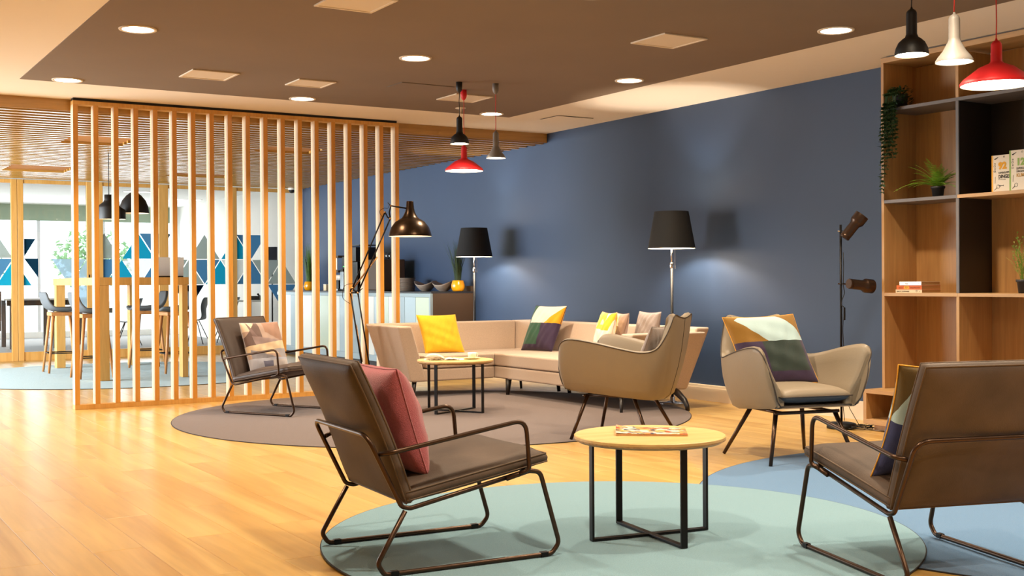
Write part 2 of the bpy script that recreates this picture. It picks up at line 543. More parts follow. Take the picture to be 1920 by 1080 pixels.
# ceiling seams: flush hatches
def hatch(name, x0, x1, y0, y1, m, label):
    t = thing(name, label, 'hatch', (0, 0, 0))
    obj('panel', bx(x0+0.008, x1-0.008, y0+0.008, y1-0.008, H-0.008, H-0.0041), m, t)
    b = nb(); z0, z1 = H-0.0055, H-0.0041
    box(b, x0, x1, y0, y0+0.008, z0, z1); box(b, x0, x1, y1-0.008, y1, z0, z1); box(b, x0, x0+0.008, y0+0.008, y1-0.008, z0, z1); box(b, x1-0.008, x1, y0+0.008, y1-0.008, z0, z1)
    obj('joint', b, M['umber'], t)
hatch('ceiling_hatch', 4.30, 4.80, 8.69, 8.98, M['brown'], 'flush brown access hatch in the ceiling, left of the hanging black pendant')
hatch('ceiling_hatch', 6.50, 6.93, 9.70, 10.02, M['ceil'], 'flush cream access hatch in the pale ceiling beside the blue wall')

# slatted ceiling beyond the divider
fa = struct('trim_1', bx(-2.0, XW-0.002, 10.985, 11.005, 2.628, H), M['cslat'])
cs = struct('ceiling_3', bx(-2.0, XW, 11.006, YG+0.1, 2.79, 2.86), mat('ceiling_void', '3b2412', 0.9))
recess = [(2.55, 3.2, 12.72, 13.42), (2.5, 3.28, 16.2, 17.05), (4.60, 5.45, 16.35, 16.9), (4.63, 5.30, 12.72, 13.32)]
y = 11.05
k = 0
while y < YG-0.05:
    segs = [(-2.0, XW-0.004)]
    cut = [r for r in recess if r[2] < y+0.04 < r[3]]
    for r in cut:
        ns = []
        for s in segs:
            if s[0] < r[0] < s[1]: ns += [(s[0], r[0]), (r[1], s[1])]
            else: ns.append(s)
        segs = ns
    b = nb()
    for s in segs: box(b, s[0], s[1], y, y+0.060, 2.62, 2.70)
    obj('ceiling_slat', b, M['cslat'], cs)
    y += 0.172; k += 1
for r in recess:
    obj('recess_board', bx(r[0]-0.02, r[1]+0.02, r[2]-0.03, r[3]+0.03, 2.65, 2.665), M['recess'], cs)
b = nb()
for i in range(12): box(b, -1.6+i*0.8, -1.56+i*0.8, 11.006, YG, 2.686, 2.72)
obj('batten', b, M['umber'], cs)

# glass partition with oak frames
gp = bpy.data.objects.new('wall_far', None); COL.objects.link(gp); gp['kind'] = 'structure'
posts = [(2.81, 2.89), (2.895, 2.975), (3.855, 3.955), (3.985, 4.085), (4.915, 5.055), (6.03, 6.135), (1.25, 1.36), (-0.3, -0.19), (7.15, XW-0.03)]
for a, c in posts: obj('post', bx(a, c, YG-0.03, YG+0.05, 0, 2.615), M['frame'], gp, bevel=0.003)
for i, (a, c) in enumerate([(-2.0, -0.3), (-0.19, 1.25), (1.36, 2.81), (2.975, 3.855), (4.085, 4.915), (5.055, 6.03), (6.135, 7.15)]):
    obj('bottom_rail', bx(a, c, YG-0.02, YG+0.04, 0.0, 0.125), M['frame'], gp, bevel=0.003)
    obj('top_rail', bx(a, c, YG-0.02, YG+0.04, 2.56, 2.615), M['frame'], gp, bevel=0.003)
    obj('pane', bx(a, c, YG+0.005, YG+0.013, 0.125, 2.56), M['pane'], gp)
obj('door_handle', bx(3.87, 3.885, YG-0.075, YG-0.055, 1.12, 1.24), M['metalk'], gp)
# triangle film on the glass
F = dict(c=film('cyan_film', '2cc0de', 0.96), b=film('blue_film', '69a6cc', 0.97), g=film('grey_film', 'c3cdc9', 0.7), w=film('white_film', 'eef1f0', 0.5), p=film('washed_out_blue_film', 'cfe3ee', 0.6))  # p is the blue film with daylight wash-out put into its colour
S = 0.505; X0 = 5.875; Z = (1.87, 1.475, 1.08, 0.685)
def tri(cx, zr, up, col):
    e = 0.008
    if up: P = [(cx-S/2+e*1.6, zr+e*0.7), (cx+S/2-e*1.6, zr+e*0.7), (cx, zr+0.395-e*1.6)]
    else: P = [(cx-S/2+e*1.6, zr+0.395-e*0.7), (cx, zr+e*1.6), (cx+S/2-e*1.6, zr+0.395-e*0.7)]
    for a, c in posts:          # keep film on the panes: skip pieces that would cross a post
        if P[0][0] < (a+c)/2 < max(p[0] for p in P) and False: return
    if 2.95 < cx < 3.95 and cx-S/2 < 3.2: return
    if 2.95 < cx < 3.95: col = 'w' if col in 'cw' else 'p'  # door-pane film swapped for paler colours that paint in the daylight wash-out
    b = nb()
    A = [b.verts.new((p[0], YG+0.0005, p[1])) for p in P]; C = [b.verts.new((p[0], YG+0.0045, p[1])) for p in P]
    b.faces.new(A); b.faces.new(C[::-1])
    for i in range(3): b.faces.new((A[i], C[i], C[(i+1) % 3], A[(i+1) % 3]))
    obj('film_triangle', b, F[col], gp)
for per in range(-4, 1):
    ox = X0+per*3*S
    def T(k, row, up, col):
        cx = ox+k*S/2
        if cx-S/2 < -1.9 or cx+S/2 > 7.15: return
        tri(cx, Z[row], up, col)
    T(1, 1, True, 'c'); T(2, 1, False, 'b'); T(-1, 1, True, 'g')
    T(0, 2, True, 'c'); T(2, 2, True, 'b'); T(4, 2, True, 'g'); T(-1, 2, False, 'b'); T(1, 2, False, 'w'); T(3, 2, False, 'g')
    T(4-6 if per == 0 else 4, 3, False, 'b')
    if per == 0: T(4, 3, False, 'b')

F['n'] = film('navy_film', '1f4a66', 0.97)
for P in ([(2.985, 1.76), (3.14, 1.76), (2.985, 1.50)], [(2.985, 1.475), (3.175, 1.475), (3.175, 1.20)]):
    b = nb(); A = [b.verts.new((p[0], YG-0.0005, p[1])) for p in P]; C = [b.verts.new((p[0], YG+0.0035, p[1])) for p in P]
    b.faces.new(A); b.faces.new(C[::-1])
    for i in range(3): b.faces.new((A[i], C[i], C[(i+1) % 3], A[(i+1) % 3]))
    obj('film_triangle', b, F['n'], gp)

# meeting room behind the glass
struct('floor_2', bx(-2.0, 8.0, YG+0.05, 26.2, -0.06, 0), M['gcarpet'])
struct('ceiling_4', bx(-2.15, 8.0, YG+0.05, 26.2, 2.75, 2.86), M['white'])
struct('wall_right_3', bx(XW+0.12, XW+0.3, YG+0.05, 26.2, 0, 2.75), M['white'])
b = nb(); box(b, -2.15, 8.0, 26.0, 26.15, 2.42, 2.75)
struct('trim_2', b, M['bulkhead'])
struct('wall_far_2', bx(-2.15, 8.0, 26.0, 26.15, 0, 0.12), M['white'])
w = bpy.data.objects.new('window_2', None); COL.objects.link(w); w['kind'] = 'structure'
for i in range(8):
    xx = -2+i*1.3
    obj('mullion', bx(xx, xx+0.06, 26.02, 26.08, 0.12, 2.42), M['winframe'], w)
for i in range(6):
    t = thing('strip_light', 'white recessed strip light in the meeting room ceiling behind the glass', 'ceiling light', (0.5+1.25*i, 20+1.6*(i % 3), 2.75), 0, 'strip lights in the meeting room ceiling')
    obj('diffuser', bx(-0.3, 0.3, -0.06, 0.06, -0.012, 0), M['stripl'], t)
    obj('frame', bx(-0.32, 0.32, -0.08, 0.08, -0.008, 0.0), M['winframe'], t)

# ------------------------------------------------------------------ slatted divider
t = thing('slatted_room_divider', 'tall oak slatted room divider between lounge and bar table', 'room divider', (2.176, YS, 0))
Wd = 3.152; D = 0.10
NS = 19
for i in range(NS):
    xx = i*(Wd-0.042)/(NS-1)
    b = bx(xx, xx+0.042, 0, D, 0.042, 2.672)
    b.faces.ensure_lookup_table(); b.faces[3].material_index = 1; b.faces[5].material_index = 1  # both side faces get the paler tone with daylight painted in
    obj('slat', b, [M['slat'], M['slatdaylit']], t, bevel=0.0015)
obj('bottom_rail', bx(0, Wd, 0, D, 0.001, 0.042), M['frame'], t)
obj('top_rail', bx(0, 1.575, 0, D, 2.672, 2.706), M['frame'], t)
obj('top_rail', bx(1.577, Wd, 0, D, 2.672, 2.706), M['frame'], t)
obj('ceiling_track', bx(0.004, Wd-0.02, 0.004, D-0.01, 2.706, H-0.0005), M['blackgap'], t)

# ------------------------------------------------------------------ rugs
def rug(name, cx, cy, r, m, label, z0=0.0, th=0.006, mod=None):
    t = thing(name, label, 'rug', (cx, cy, z0))
    n = 128; P = []
    for k in range(n):
        a = 2*PI*k/n; rr = r*(1+(mod(a) if mod else 0))
        P.append((rr*math.cos(a), rr*math.sin(a)))
    b = nb(); prism(b, P, 0.0005, th)
    obj('pile', b, m, t)
    b = nb(); tube(b, [(x*1.0012, y*1.0012, th*0.5) for x, y in P], th*0.52, 6, closed=True)
    obj('edge_binding', b, M['rugedge'], t)
    return t
rug('round_rug', 4.641, 8.795, 2.10, M['brownrug'], 'large round brown rug under the sofa and far coffee table', mod=lambda a: 0.008*math.cos(2*a+0.9)-0.036*max(0, math.sin(a))**6)
rug('round_rug', 5.50, 3.53, 1.90, M['bluerug'], 'round mid-blue rug partly under the teal rug, at lower right')
rug('round_rug', 3.087, 4.151, 1.283, M['tealrug'], 'round pale teal rug under the near coffee table', z0=0.0062, mod=lambda a: 0.02*math.cos(2*(a-0.55)))
rug('round_rug', 3.545, 14.87, 2.13, M['lightrug'], 'round pale blue rug under the tall bar table')

# ------------------------------------------------------------------ downlights and ceiling panels
LX, LY = (1.95, 3.93, 5.87), (1.1, 3.3, 5.5, 7.715, 9.91)
dll = {(1.95, 7.715): 'round downlight in the brown ceiling at upper left, large and bright', (1.95, 9.91): 'round downlight at the left corner of the brown ceiling, above the divider',
       (3.93, 9.91): 'round downlight in front of the middle of the slatted divider', (3.93, 7.715): 'round downlight at the centre of the brown ceiling, left of the mid pendants',
       (5.87, 9.91): 'round downlight right behind the small white pendant', (5.87, 7.715): 'round downlight near the blue wall, above the black lampshade by the wall',
       (5.87, 5.5): 'round downlight at the right, left of the near black pendant', (3.93, 5.5): 'round downlight cut by the top edge of the picture, middle of the ceiling'}
proto = None
for lx in LX:
    for ly in LY:
        lab = dll.get((lx, ly), 'round recessed downlight in the brown ceiling behind the viewer')
        if proto is None:
            proto = thing('ceiling_downlight', lab, 'downlight', (lx, ly, H-0.004), 0, 'round recessed downlights')
            b = nb(); lathe(b, [(0.098, -0.001), (0.098, -0.006), (0.117, -0.007), (0.119, -0.0005)], 40, capb=False, capt=False)
            obj('trim_ring', b, M['grille'], proto, smooth=True)
            b = nb(); lathe(b, [(0.099, -0.004), (0.0, -0.004)], 40, capb=False)
            obj('diffuser', b, M['dl'], proto)
            t = proto
        else:
            t = copy_tree(proto); t['label'] = lab; t.location = (lx, ly, H-0.004)
        if (lx, ly) not in dll: t['group'] = 'downlights behind the viewer'
        light('downlight_beam', 'SPOT', (lx, ly, H-0.03), 250, WARM, spot_size=R(118), spot_blend=0.7, shadow_soft_size=0.07)

for cx, cy, lab in ((2.85, 6.35, 'square pale ceiling panel cut by the top edge of the picture'), (2.85, 9.12, 'square pale ceiling panel above the left part of the divider'),
                    (3.68, 9.10, 'square pale ceiling panel near the middle of the divider, smaller looking'), (5.15, 9.16, 'square pale ceiling panel behind the mid red pendant canopy'),
                    (5.13, 6.30, 'square pale ceiling panel at upper right of the brown ceiling')):
    t = thing('ceiling_panel', lab, 'ceiling panel', (cx, cy, H-0.004), 0, 'square ceiling panels')
    s = 0.185 if abs(cx-3.68) > 0.1 else 0.16
    b = nb()
    box(b, -s, s, -s, -s+0.02, -0.010, 0); box(b, -s, s, s-0.02, s, -0.010, 0); box(b, -s, -s+0.02, -s+0.02, s-0.02, -0.010, 0); box(b, s-0.02, s, -s+0.02, s-0.02, -0.010, 0)
    obj('frame', b, M['grille'], t, bevel=0.002)
    obj('plate', bx(-s+0.02, s-0.02, -s+0.02, s-0.02, -0.006, -0.001), M['grille'], t)
t = thing('smoke_detector', 'tiny white sprinkler head in the brown ceiling behind the mid pendants', 'sprinkler', (5.42, 9.72, H-0.004))
b = nb(); lathe(b, [(0.05, 0), (0.05, -0.006), (0.015, -0.012), (0.012, -0.05), (0.02, -0.055), (0, -0.057)], 20, capb=False)
obj('head', b, M['grille'], t, smooth=True)

# ------------------------------------------------------------------ pendants
def pendant(kind, x, y, zt, zb, m, mc, label, energy, group):
    """zt = top of the grip, zb = rim of the shade"""
    t = thing('pendant_lamp', label, 'pendant lamp', (x, y, zb), 0)
    h = zt-zb
    r = {'black': 0.078, 'white': 0.081, 'red': 0.163}[kind]
    g = 0.0245
    if kind == 'black':
        out = [(r, 0), (r*0.99, 0.012), (r*0.93, 0.035), (r*0.78, 0.06), (r*0.55, 0.077), (g*1.25, 0.085), (g*1.03, 0.1)]
    elif kind == 'white':
        out = [(r, 0), (r*0.99, 0.008), (r*0.86, 0.025), (r*0.6, 0.052), (g*1.5, 0.075), (g*1.12, 0.092), (g, 0.105)]
    else:
        out = [(r*0.985, -0.004), (r, 0.002), (r*0.985, 0.01), (r*0.93, 0.022), (r*0.5, 0.077), (g*1.35, 0.098), (g*1.05, 0.108)]
    body = out+[(g, h-0.022), (g*0.93, h-0.012), (g*0.7, h-0.004), (0.006, h+0.004), (0.004, h+0.012), (0, h+0.013)]
    b = nb()
    lathe(b, body, 36, capb=False)
    inner = [(max(a-0.003, 0.001), c+0.001) for a, c in out[:-1]]
    lathe(b, [(body[0][0], body[0][1])]+inner+[(0.0, inner[-1][1])], 36, capb=False, mi=1)
    obj('shade', b, [m, M['shadein']], t, smooth=True)
    b = nb(); lathe(b, [(r*0.86, 0.012), (0, 0.012)], 32, capb=False)
    obj('bulb', b, M['bulb'], t)
    b = nb()
    top = H-0.004-zb
    wob = [(0.0015*math.sin(k*1.7), 0.001*math.cos(k*2.1), h+0.012+(top-h-0.012-0.04)*k/6) for k in range(7)]
    tube(b, wob, 0.0028, 6)
    obj('cord', b, mc, t, smooth=True)
    b = nb(); lathe(b, [(0.003, top-0.088), (0.012, top-0.082), (0.022, top-0.066), (0.026, top-0.045), (0.026, top)], 24)
    obj('canopy', b, m, t, smooth=True)
    light('pendant_beam', 'SPOT', (x, y, zb-0.01), energy*2, WARM, spot_size=R(150), spot_blend=0.6, shadow_soft_size=0.04)
    return t
pendant('black', 4.712, 8.471, 2.444, 2.222, M['black'], M['cord'], 'small black bell pendant on a black cord, middle of the room', 10, 'mid')
pendant('red', 4.940, 8.803, 2.255, 2.043, M['red'], M['redcord'], 'wide red cone pendant hanging in the middle of the room', 14, 'mid')
pendant('white', 5.009, 8.392, 2.332, 2.113, M['pgrey'], M['redcord'], 'small pale grey cone pendant on a red cord, middle of the room', 10, 'mid')
pendant('black', 4.546, 3.788, 2.370, 2.154, M['black'], M['cord'], 'black bell pendant in front of the bookshelf top, upper right', 10, 'near')
pendant('white', 4.422, 3.452, 2.266, 2.056, M['pgrey'], M['redcord'], 'pale grey cone pendant in front of the bookshelf, between black and red', 10, 'near')
pendant('red', 4.841, 3.546, 2.209, 2.007, M['red'], M['redcord'], 'wide red cone pendant at the right edge of the picture', 14, 'near')

# pendants over the bar table
def bar_pendant(kind, x, y, zt, zb, r, label):
    t = thing('pendant_lamp', label, 'pendant lamp', (x, y, zb))
    h = zt-zb
    if kind == 'bottle': out = [(r, 0), (r*1.0, 0.01), (r*0.985, h*0.45), (r*0.9, h*0.56), (r*0.5, h*0.70), (r*0.4, h*0.78), (r*0.39, h)]
    else: out = [(r, 0), (r*0.985, 0.02), (r*0.93, h*0.3), (r*0.78, h*0.55), (r*0.5, h*0.78), (r*0.2, h*0.93), (0.02, h)]
    b = nb(); lathe(b, out, 36, capb=False)
    lathe(b, [(r, 0), (r-0.006, 0.003)]+[(max(a-0.006, 0.004), c) for a, c in out[1:-1]]+[(0, out[-2][1])], 36, capb=False, mi=1)
    obj('shade', b, [M['black'], M['shadein']], t, smooth=True)
    b = nb(); lathe(b, [(0, 0.03), (0.025, 0.04), (0.035, 0.065), (0.025, 0.09), (0.012, 0.11), (0.012, h*0.8)], 16, capt=False)
    obj('bulb', b, M['bulbs'], t, smooth=True)
    b = nb(); tube(b, [(0, 0, h), (0, 0, 2.62-zb)], 0.005, 6); obj('cord', b, M['cord'], t)
bar_pendant('bottle', 3.242, 14.2, 2.136, 1.852, 0.125, 'black bottle-shaped pendant over the near end of the bar table')
bar_pendant('bottle', 3.50, 15.0, 2.11, 1.896, 0.125, 'black bottle-shaped pendant half hidden behind the dome pendant over the bar table')
bar_pendant('dome', 3.777, 15.2, 2.27, 1.985, 0.185, 'black dome pendant over the far end of the bar table')

# ------------------------------------------------------------------ bookshelf
t = thing('bookshelf', 'tall open oak bookshelf with some black and grey boards beside the blue wall', 'bookshelf', (6.90, 6.03, 0))
# local: x 0..0.36 depth, y 0 .. negative towards viewer's right
ZL = [0.31, 0.989, 1.668, 2.337, 2.685]
YD = [0.0, -0.662, -1.312, -1.962, -2.612]
th = 0.024; DP = 0.36
obj('side_panel', bx(0, DP, -th, 0, 0.30, 2.685), M['shelf'], t, bevel=0.001)
obj('side_panel', bx(0, DP, YD[4]-th, YD[4], 0.30, 2.685), M['shelf'], t, bevel=0.001)
obj('top_board', bx(-0.002, DP, YD[4]-th, 0.0, 2.685, 2.722), M['shelfh'], t, bevel=0.001)
tag(obj('edge_light_strip', bx(-0.012, 0.03, YD[4], -0.06, 2.7225, 2.7255), M['greyb'], t))
for j, yd in enumerate(YD[1:4]):
    for k in range(4):
        z0, z1 = ZL[k]+(0.012 if k else 0), ZL[k+1]-0.012
        dk = (j == 0 and k in (1, 2))
        o = obj('divider', bx(0.001, DP, yd-th/2, yd+th/2, z0, z1), M['greyb'] if dk else M['shelf'], t, bevel=0.001)
        if dk:
            obj('black_face', bx(0.004, DP-0.01, yd-th/2-0.003, yd-th/2-0.0002, z0+0.001, z1-0.001), M['blackb'], o)
            o['label'] = 'grey-edged divider with a black right face'
for k in (1, 2, 3):
    for j in range(4):
        y1 = YD[j]-(th if j == 0 else th/2); y0 = YD[j+1]+th/2*(0 if j == 3 else 1)
        grey = (k == 3) or (k == 2 and j == 0)
        o = obj('shelf', bx(0.0, DP, YD[j+1] if j < 3 else y0, y1 if j == 0 else YD[j], ZL[k]-0.012, ZL[k]+0.012), M['greyb'] if grey else M['shelfh'], t, bevel=0.001)
        if grey: o['label'] = 'dark grey shelf board'
for j in range(4):
    for k in range(4):
        dk = (j == 1 and k == 2)
        o = obj('back_panel', bx(DP-0.008, DP+0.004, YD[j+1]+0.003, YD[j]-0.003, ZL[k]+0.003, ZL[k+1]-0.003), M['blackb'] if dk else M['shelf'], t)
        if dk: o['label'] = 'black back panel behind the standing books'
t = thing('storage_bench', 'low oak open bench unit under the bookshelf', 'bench', (6.72, 6.05, 0))
obj('top_board', bx(0, 0.52, -2.7, 0, 0.272, 0.299), M['shelfh'], t, bevel=0.001)
obj('bottom_board', bx(0, 0.52, -2.7, 0, 0.048, 0.085), M['shelfh'], t, bevel=0.001)
for yy in (0.0, -0.675, -1.35, -2.025, -2.67): obj('side_panel', bx(0.001, 0.52, yy-0.028, yy, 0.085, 0.272), M['shelf'], t, bevel=0.001)
obj('back_panel', bx(0.5, 0.51, -2.69, -0.01, 0.085, 0.272), M['shelf'], t)
obj('plinth', bx(0.05, 0.5, -2.66, -0.06, 0.0066, 0.048), M['shelf'], t)

# books on the shelf
def flat_book(z, th, w, l, off, mc, label, txt, tcol, boxc=None):
    # spine faces the viewer (-x); lies on shelf
    t = thing('book', label, 'book', (6.915+off*0.2, 5.80, z))
    # local y from +a (left) to -(w)
    y0 = -(w)+0.09; y1 = 0.09+off
    y0 = -0.115
    b = nb(); box(b, 0, 0.205, y0, y1, 0.0, 0.0018); box(b, 0, 0.205, y0, y1, th-0.0018, th); box(b, 0, 0.0018, y0, y1, 0.0018, th-0.0018)
    obj('cover', b, mc, t)
    obj('pages', bx(0.0022, 0.20, y0+0.002, y1-0.002, 0.002, th-0.002), M['paperd'], t)
    if boxc: obj('spine_block', bx(-0.0008, 0, y1-0.11, y1-0.07, 0.003, th-0.003), boxc, t)
    for s, yy, sz in txt:
        text_part('spine_lettering', s, sz, tcol, t, (-0.0012, yy, th*0.28), (PI/2, 0, -PI/2), 0.0003)
    return t
zb = ZL[1]+0.0122
flat_book(zb, 0.024, 0.25, 0.2, 0.03, M['cream'], 'thin cream book at the bottom of the shelf stack', [('READ AT SOMEWHERE', 0.11, 0.011), ('O', -0.06, 0.02), ('.', -0.09, 0.04)], M['ink'])
flat_book(zb+0.0243, 0.030, 0.25, 0.2, 0.02, M['orange'], 'orange-spined book in the middle of the shelf stack', [('VERHALEN', 0.09, 0.008), ('121', 0.035, 0.018), ('SUPERSLIMME DINGEN', -0.01, 0.009)], M['ink'], M['byellow'])
flat_book(zb+0.0546, 0.026, 0.21, 0.18, -0.012, M['cup'], 'white book on top of the shelf stack', [('Thuis', 0.03, 0.014), ('*', -0.09, 0.014)], M['ink'])

def stand_book(y0, y1, h, x, spine, num, numcol, lines, label):
    # front cover faces the viewer (-x)
    t = thing('book', label, 'book', (x, y0, ZL[2]+0.0122))
    w = y0-y1; th_ = 0.022
    b = nb(); box(b, 0, 0.002, -w, 0, 0, h); box(b, th_-0.002, th_, -w, 0, 0, h); box(b, 0.002, th_-0.002, -0.002, 0, 0, h)
    obj('cover', b, M['paper'], t)
    obj('spine', bx(-0.0006, th_, -0.011, 0.0008, 0, h+0.0003), spine, t)
    obj('pages', bx(0.0022, th_-0.0022, -w+0.003, -0.003, 0.002, h-0.003), M['paperd'], t)
    rot = (PI/2, 0, -PI/2)
    text_part('cover_number', num, 0.062, numcol, t, (-0.0012, -0.052, h*0.62), rot, 0.0004, bold=0.0035)
    for s, sz, zz, mc, xs, bo in lines: text_part('cover_lettering', s, sz, mc, t, (-0.0012, -0.052, zz), rot, 0.0004, xs=xs, bold=bo)
    # small line drawings on the cover
    b = nb()
    def ring(cy, cz, r):
        tube(b, [(-0.0012, cy+r*math.cos(a*PI/8), cz+r*math.sin(a*PI/8)) for a in range(16)], 0.0009, 5, closed=True)
    ring(-0.050, 0.034, 0.012); tube(b, [(-0.0012, -0.039, 0.026), (-0.0012, -0.022, 0.012)], 0.0016, 5)
    tube(b, [(-0.0012, -0.024, h*0.89), (-0.0012, -0.052, h*0.945)], [0.004, 0.001], 5)
    for k in range(4): ring(-0.026+0.002*(k % 2), h*(0.77-0.07*k), 0.004+0.002*(k % 2))
    tube(b, [(-0.0012, -0.028, 0.10), (-0.0012, -0.026, 0.055)], 0.001, 5)
    ring(-0.095, h*0.945, 0.005)
    obj('cover_drawing', b, M['ink'], t)
    return t
stand_book(5.112, 4.93, 0.243, 6.925, M['byellow'], '92', M['inky'], [('SUPERSLIMME', 0.019, 0.118, M['ink'], 0.78, 0.0), ('DINGEN', 0.033, 0.088, M['ink'], 0.8, 0.0008), ('die je moet weten', 0.0075, 0.077, M['ink'], 1, 0), ('uitgeverij', 0.011, 0.036, M['ink'], 1, 0)],
           'standing cream book with yellow spine and number, left of the green one')
stand_book(4.960, 4.76, 0.262, 6.902, M['bgreen'], '128', M['inkg'], [('SUPERSLIMME', 0.020, 0.134, M['ink'], 0.78, 0.0), ('DINGEN over het', 0.019, 0.115, M['ink'], 0.78, 0.0), ('KLIMAAT', 0.030, 0.086, M['inkt'], 0.9, 0.001)],
           'standing cream book with green spine, right of the yellow one')

# plants
def pot_mesh(r0, r1, h, t):
    b = nb(); lathe(b, [(r0, 0), (r1*0.95, h*0.8), (r1*1.05, h*0.8), (r1*1.08, h), (r1*0.96, h), (r1*0.9, h*0.85), (0, h*0.85)], 28)
    obj('pot', b, M['pot'], t, smooth=True, bevel=0)
t = thing('potted_fern', 'small green fern in a black pot on the grey shelf', 'plant', (6.99, 5.60, ZL[2]+0.0125))
pot_mesh(0.036, 0.046, 0.075, t)
rnd = random.Random(3)
for i in range(34):
    a = 2*PI*i*5/34+rnd.uniform(-0.2, 0.2)
    L = rnd.uniform(0.17, 0.27); el = rnd.uniform(0.5, 1.35)
    if 1 < i < 7 and i % 2: L = 0.33; el = 0.45
    if math.cos(a) > 0.3: L *= 0.8; el = max(el, 0.9)
    if math.sin(a) < -0.2: L = min(L, 0.21)
    b = nb(); n = 16
    pts = []
    for k in range(n+1):
        s = k/n
        rr = L*s*math.cos(el*(1-0.3*s)); zz = L*s*math.sin(el)-L*0.55*s*s*(1.2-el*0.6)
        pts.append(Vector((rr*math.cos(a), rr*math.sin(a), 0.068+zz)))
    tube(b, pts, 0.0012, 4)
    side = Vector((-math.sin(a), math.cos(a), 0))
    for k in range(2, n+1):
        s = k/n; wl = 0.040*(1-s)**0.6*min(1, s*5)+0.004
        d = (pts[k]-pts[k-1]).normalized()
        for sg in (-1, 1):
            p0 = pts[k]; tip = p0+side*sg*wl+d*0.008+Vector((0, 0, -0.003))
            q1 = p0+d*0.0055; mid = (p0+tip)/2+d*0.005
            b.faces.new([b.verts.new(v) for v in ((p0, tip, mid, q1) if sg > 0 else (q1, mid, tip, p0))])
    obj('frond', b, M['fern'], t)

def leaf(b, p, d, nrm, L, W):
    d = d.normalized(); s = d.cross(nrm).normalized()
    pts = [p, p+d*L*0.35+s*W/2, p+d*L, p+d*L*0.35-s*W/2]
    c = b.verts.new(p+d*L*0.45-nrm*0.15*W)
    v = [b.verts.new(q) for q in pts]
    for i in range(4): b.faces.new((v[i], v[(i+1) % 4], c))
t = thing('hanging_plant', 'dark green trailing plant spilling over the left end of the top grey shelf', 'plant', (6.985, 5.925, ZL[3]+0.0125))
b = nb(); lathe(b, [(0.045, 0), (0.056, 0.09), (0.058, 0.1), (0.05, 0.1), (0.045, 0.085), (0, 0.085)], 24)
obj('pot', b, M['pot'], t, smooth=True)
rnd = random.Random(11)
for i in range(38):
    long_ = i in (0, 1, 2)
    b = nb()
    a = rnd.uniform(PI*0.62, PI*1.38) if not long_ else PI*0.9
    L = rnd.uniform(0.12, 0.42) if not long_ else (0.66, 0.6, 0.5)[i]
    yoff = rnd.uniform(-0.05, 0.045)
    if long_: yoff = 0.05-0.008*i
    px_, py_ = -0.02, yoff*0.6
    pts = [Vector((px_, py_, 0.08)), Vector((-0.06, yoff*0.9, 0.135)), Vector((-0.10, yoff, 0.10)), Vector((-0.112, yoff, 0.03))]
    z = 0.03
    xx, yy = -0.112-rnd.uniform(0, 0.02), yoff
    n = int(L/0.028)
    for k in range(n):
        z -= 0.028; xx += rnd.uniform(-0.006, 0.005); yy += rnd.uniform(-0.007, 0.007)
        pts.append(Vector((xx, yy, z)))
    tube(b, pts, 0.0014, 4)
    for q in pts[1:]:
        for _ in range(4):
            an = rnd.uniform(0, 2*PI)
            d = Vector((math.cos(an), math.sin(an), rnd.uniform(-0.9, 0.2)))
            leaf(b, q, d, Vector((rnd.uniform(-1, 1), rnd.uniform(-1, 1), 1)).normalized(), rnd.uniform(0.022, 0.036), rnd.uniform(0.014, 0.02))
    obj('vine', b, M['ivy'], t)
b = nb()
for i in range(190):
    an = rnd.uniform(0, 2*PI); rr = rnd.uniform(0.02, 0.085)
    p = Vector((rr*math.cos(an), min(rr*math.sin(an), 0.045), rnd.uniform(0.02, 0.15)))
    leaf(b, p, Vector((math.cos(an), math.sin(an), rnd.uniform(-0.2, 0.8))), Vector((0, 0, 1)), 0.03, 0.018)
tag(obj('crown_leaves', b, M['ivy'], t), kind='stuff')

t = thing('potted_twig_plant', 'curly twiggy green plant in a black pot at the right edge of the shelf', 'plant', (7.0, 4.915, ZL[1]+0.0125))
pot_mesh(0.042, 0.055, 0.092, t)
rnd = random.Random(5)
for i in range(46):
    a = rnd.uniform(0, 2*PI); sp = rnd.uniform(0.01, 0.09) if i % 5 else rnd.uniform(0.08, 0.17)
    if math.cos(a) > 0.2: sp *= 0.5
    hh = rnd.uniform(0.14, 0.33) if i % 5 else rnd.uniform(0.06, 0.18)
    pts = [Vector((0.02*math.cos(a), 0.02*math.sin(a), 0.075))]
    for k in range(1, 9):
        s = k/8
        pts.append(Vector((0.02*math.cos(a)+sp*s*math.cos(a)+rnd.uniform(-0.008, 0.008), 0.02*math.sin(a)+sp*s*math.sin(a)+rnd.uniform(-0.008, 0.008), 0.075+hh*s**0.8+rnd.uniform(-0.006, 0.006))))
    b = nb(); tube(b, pts, [0.002*(1-k/12) for k in range(9)], 4)
    if i % 5:
        for q in pts[2:]:
            for _ in range(3): leaf(b, q, Vector((rnd.uniform(-1, 1), rnd.uniform(-1, 1), 1)), Vector((1, 0, 0.2)), 0.016, 0.005)
    obj('twig', b, M['olive'] if i % 3 else M['fern'], t)

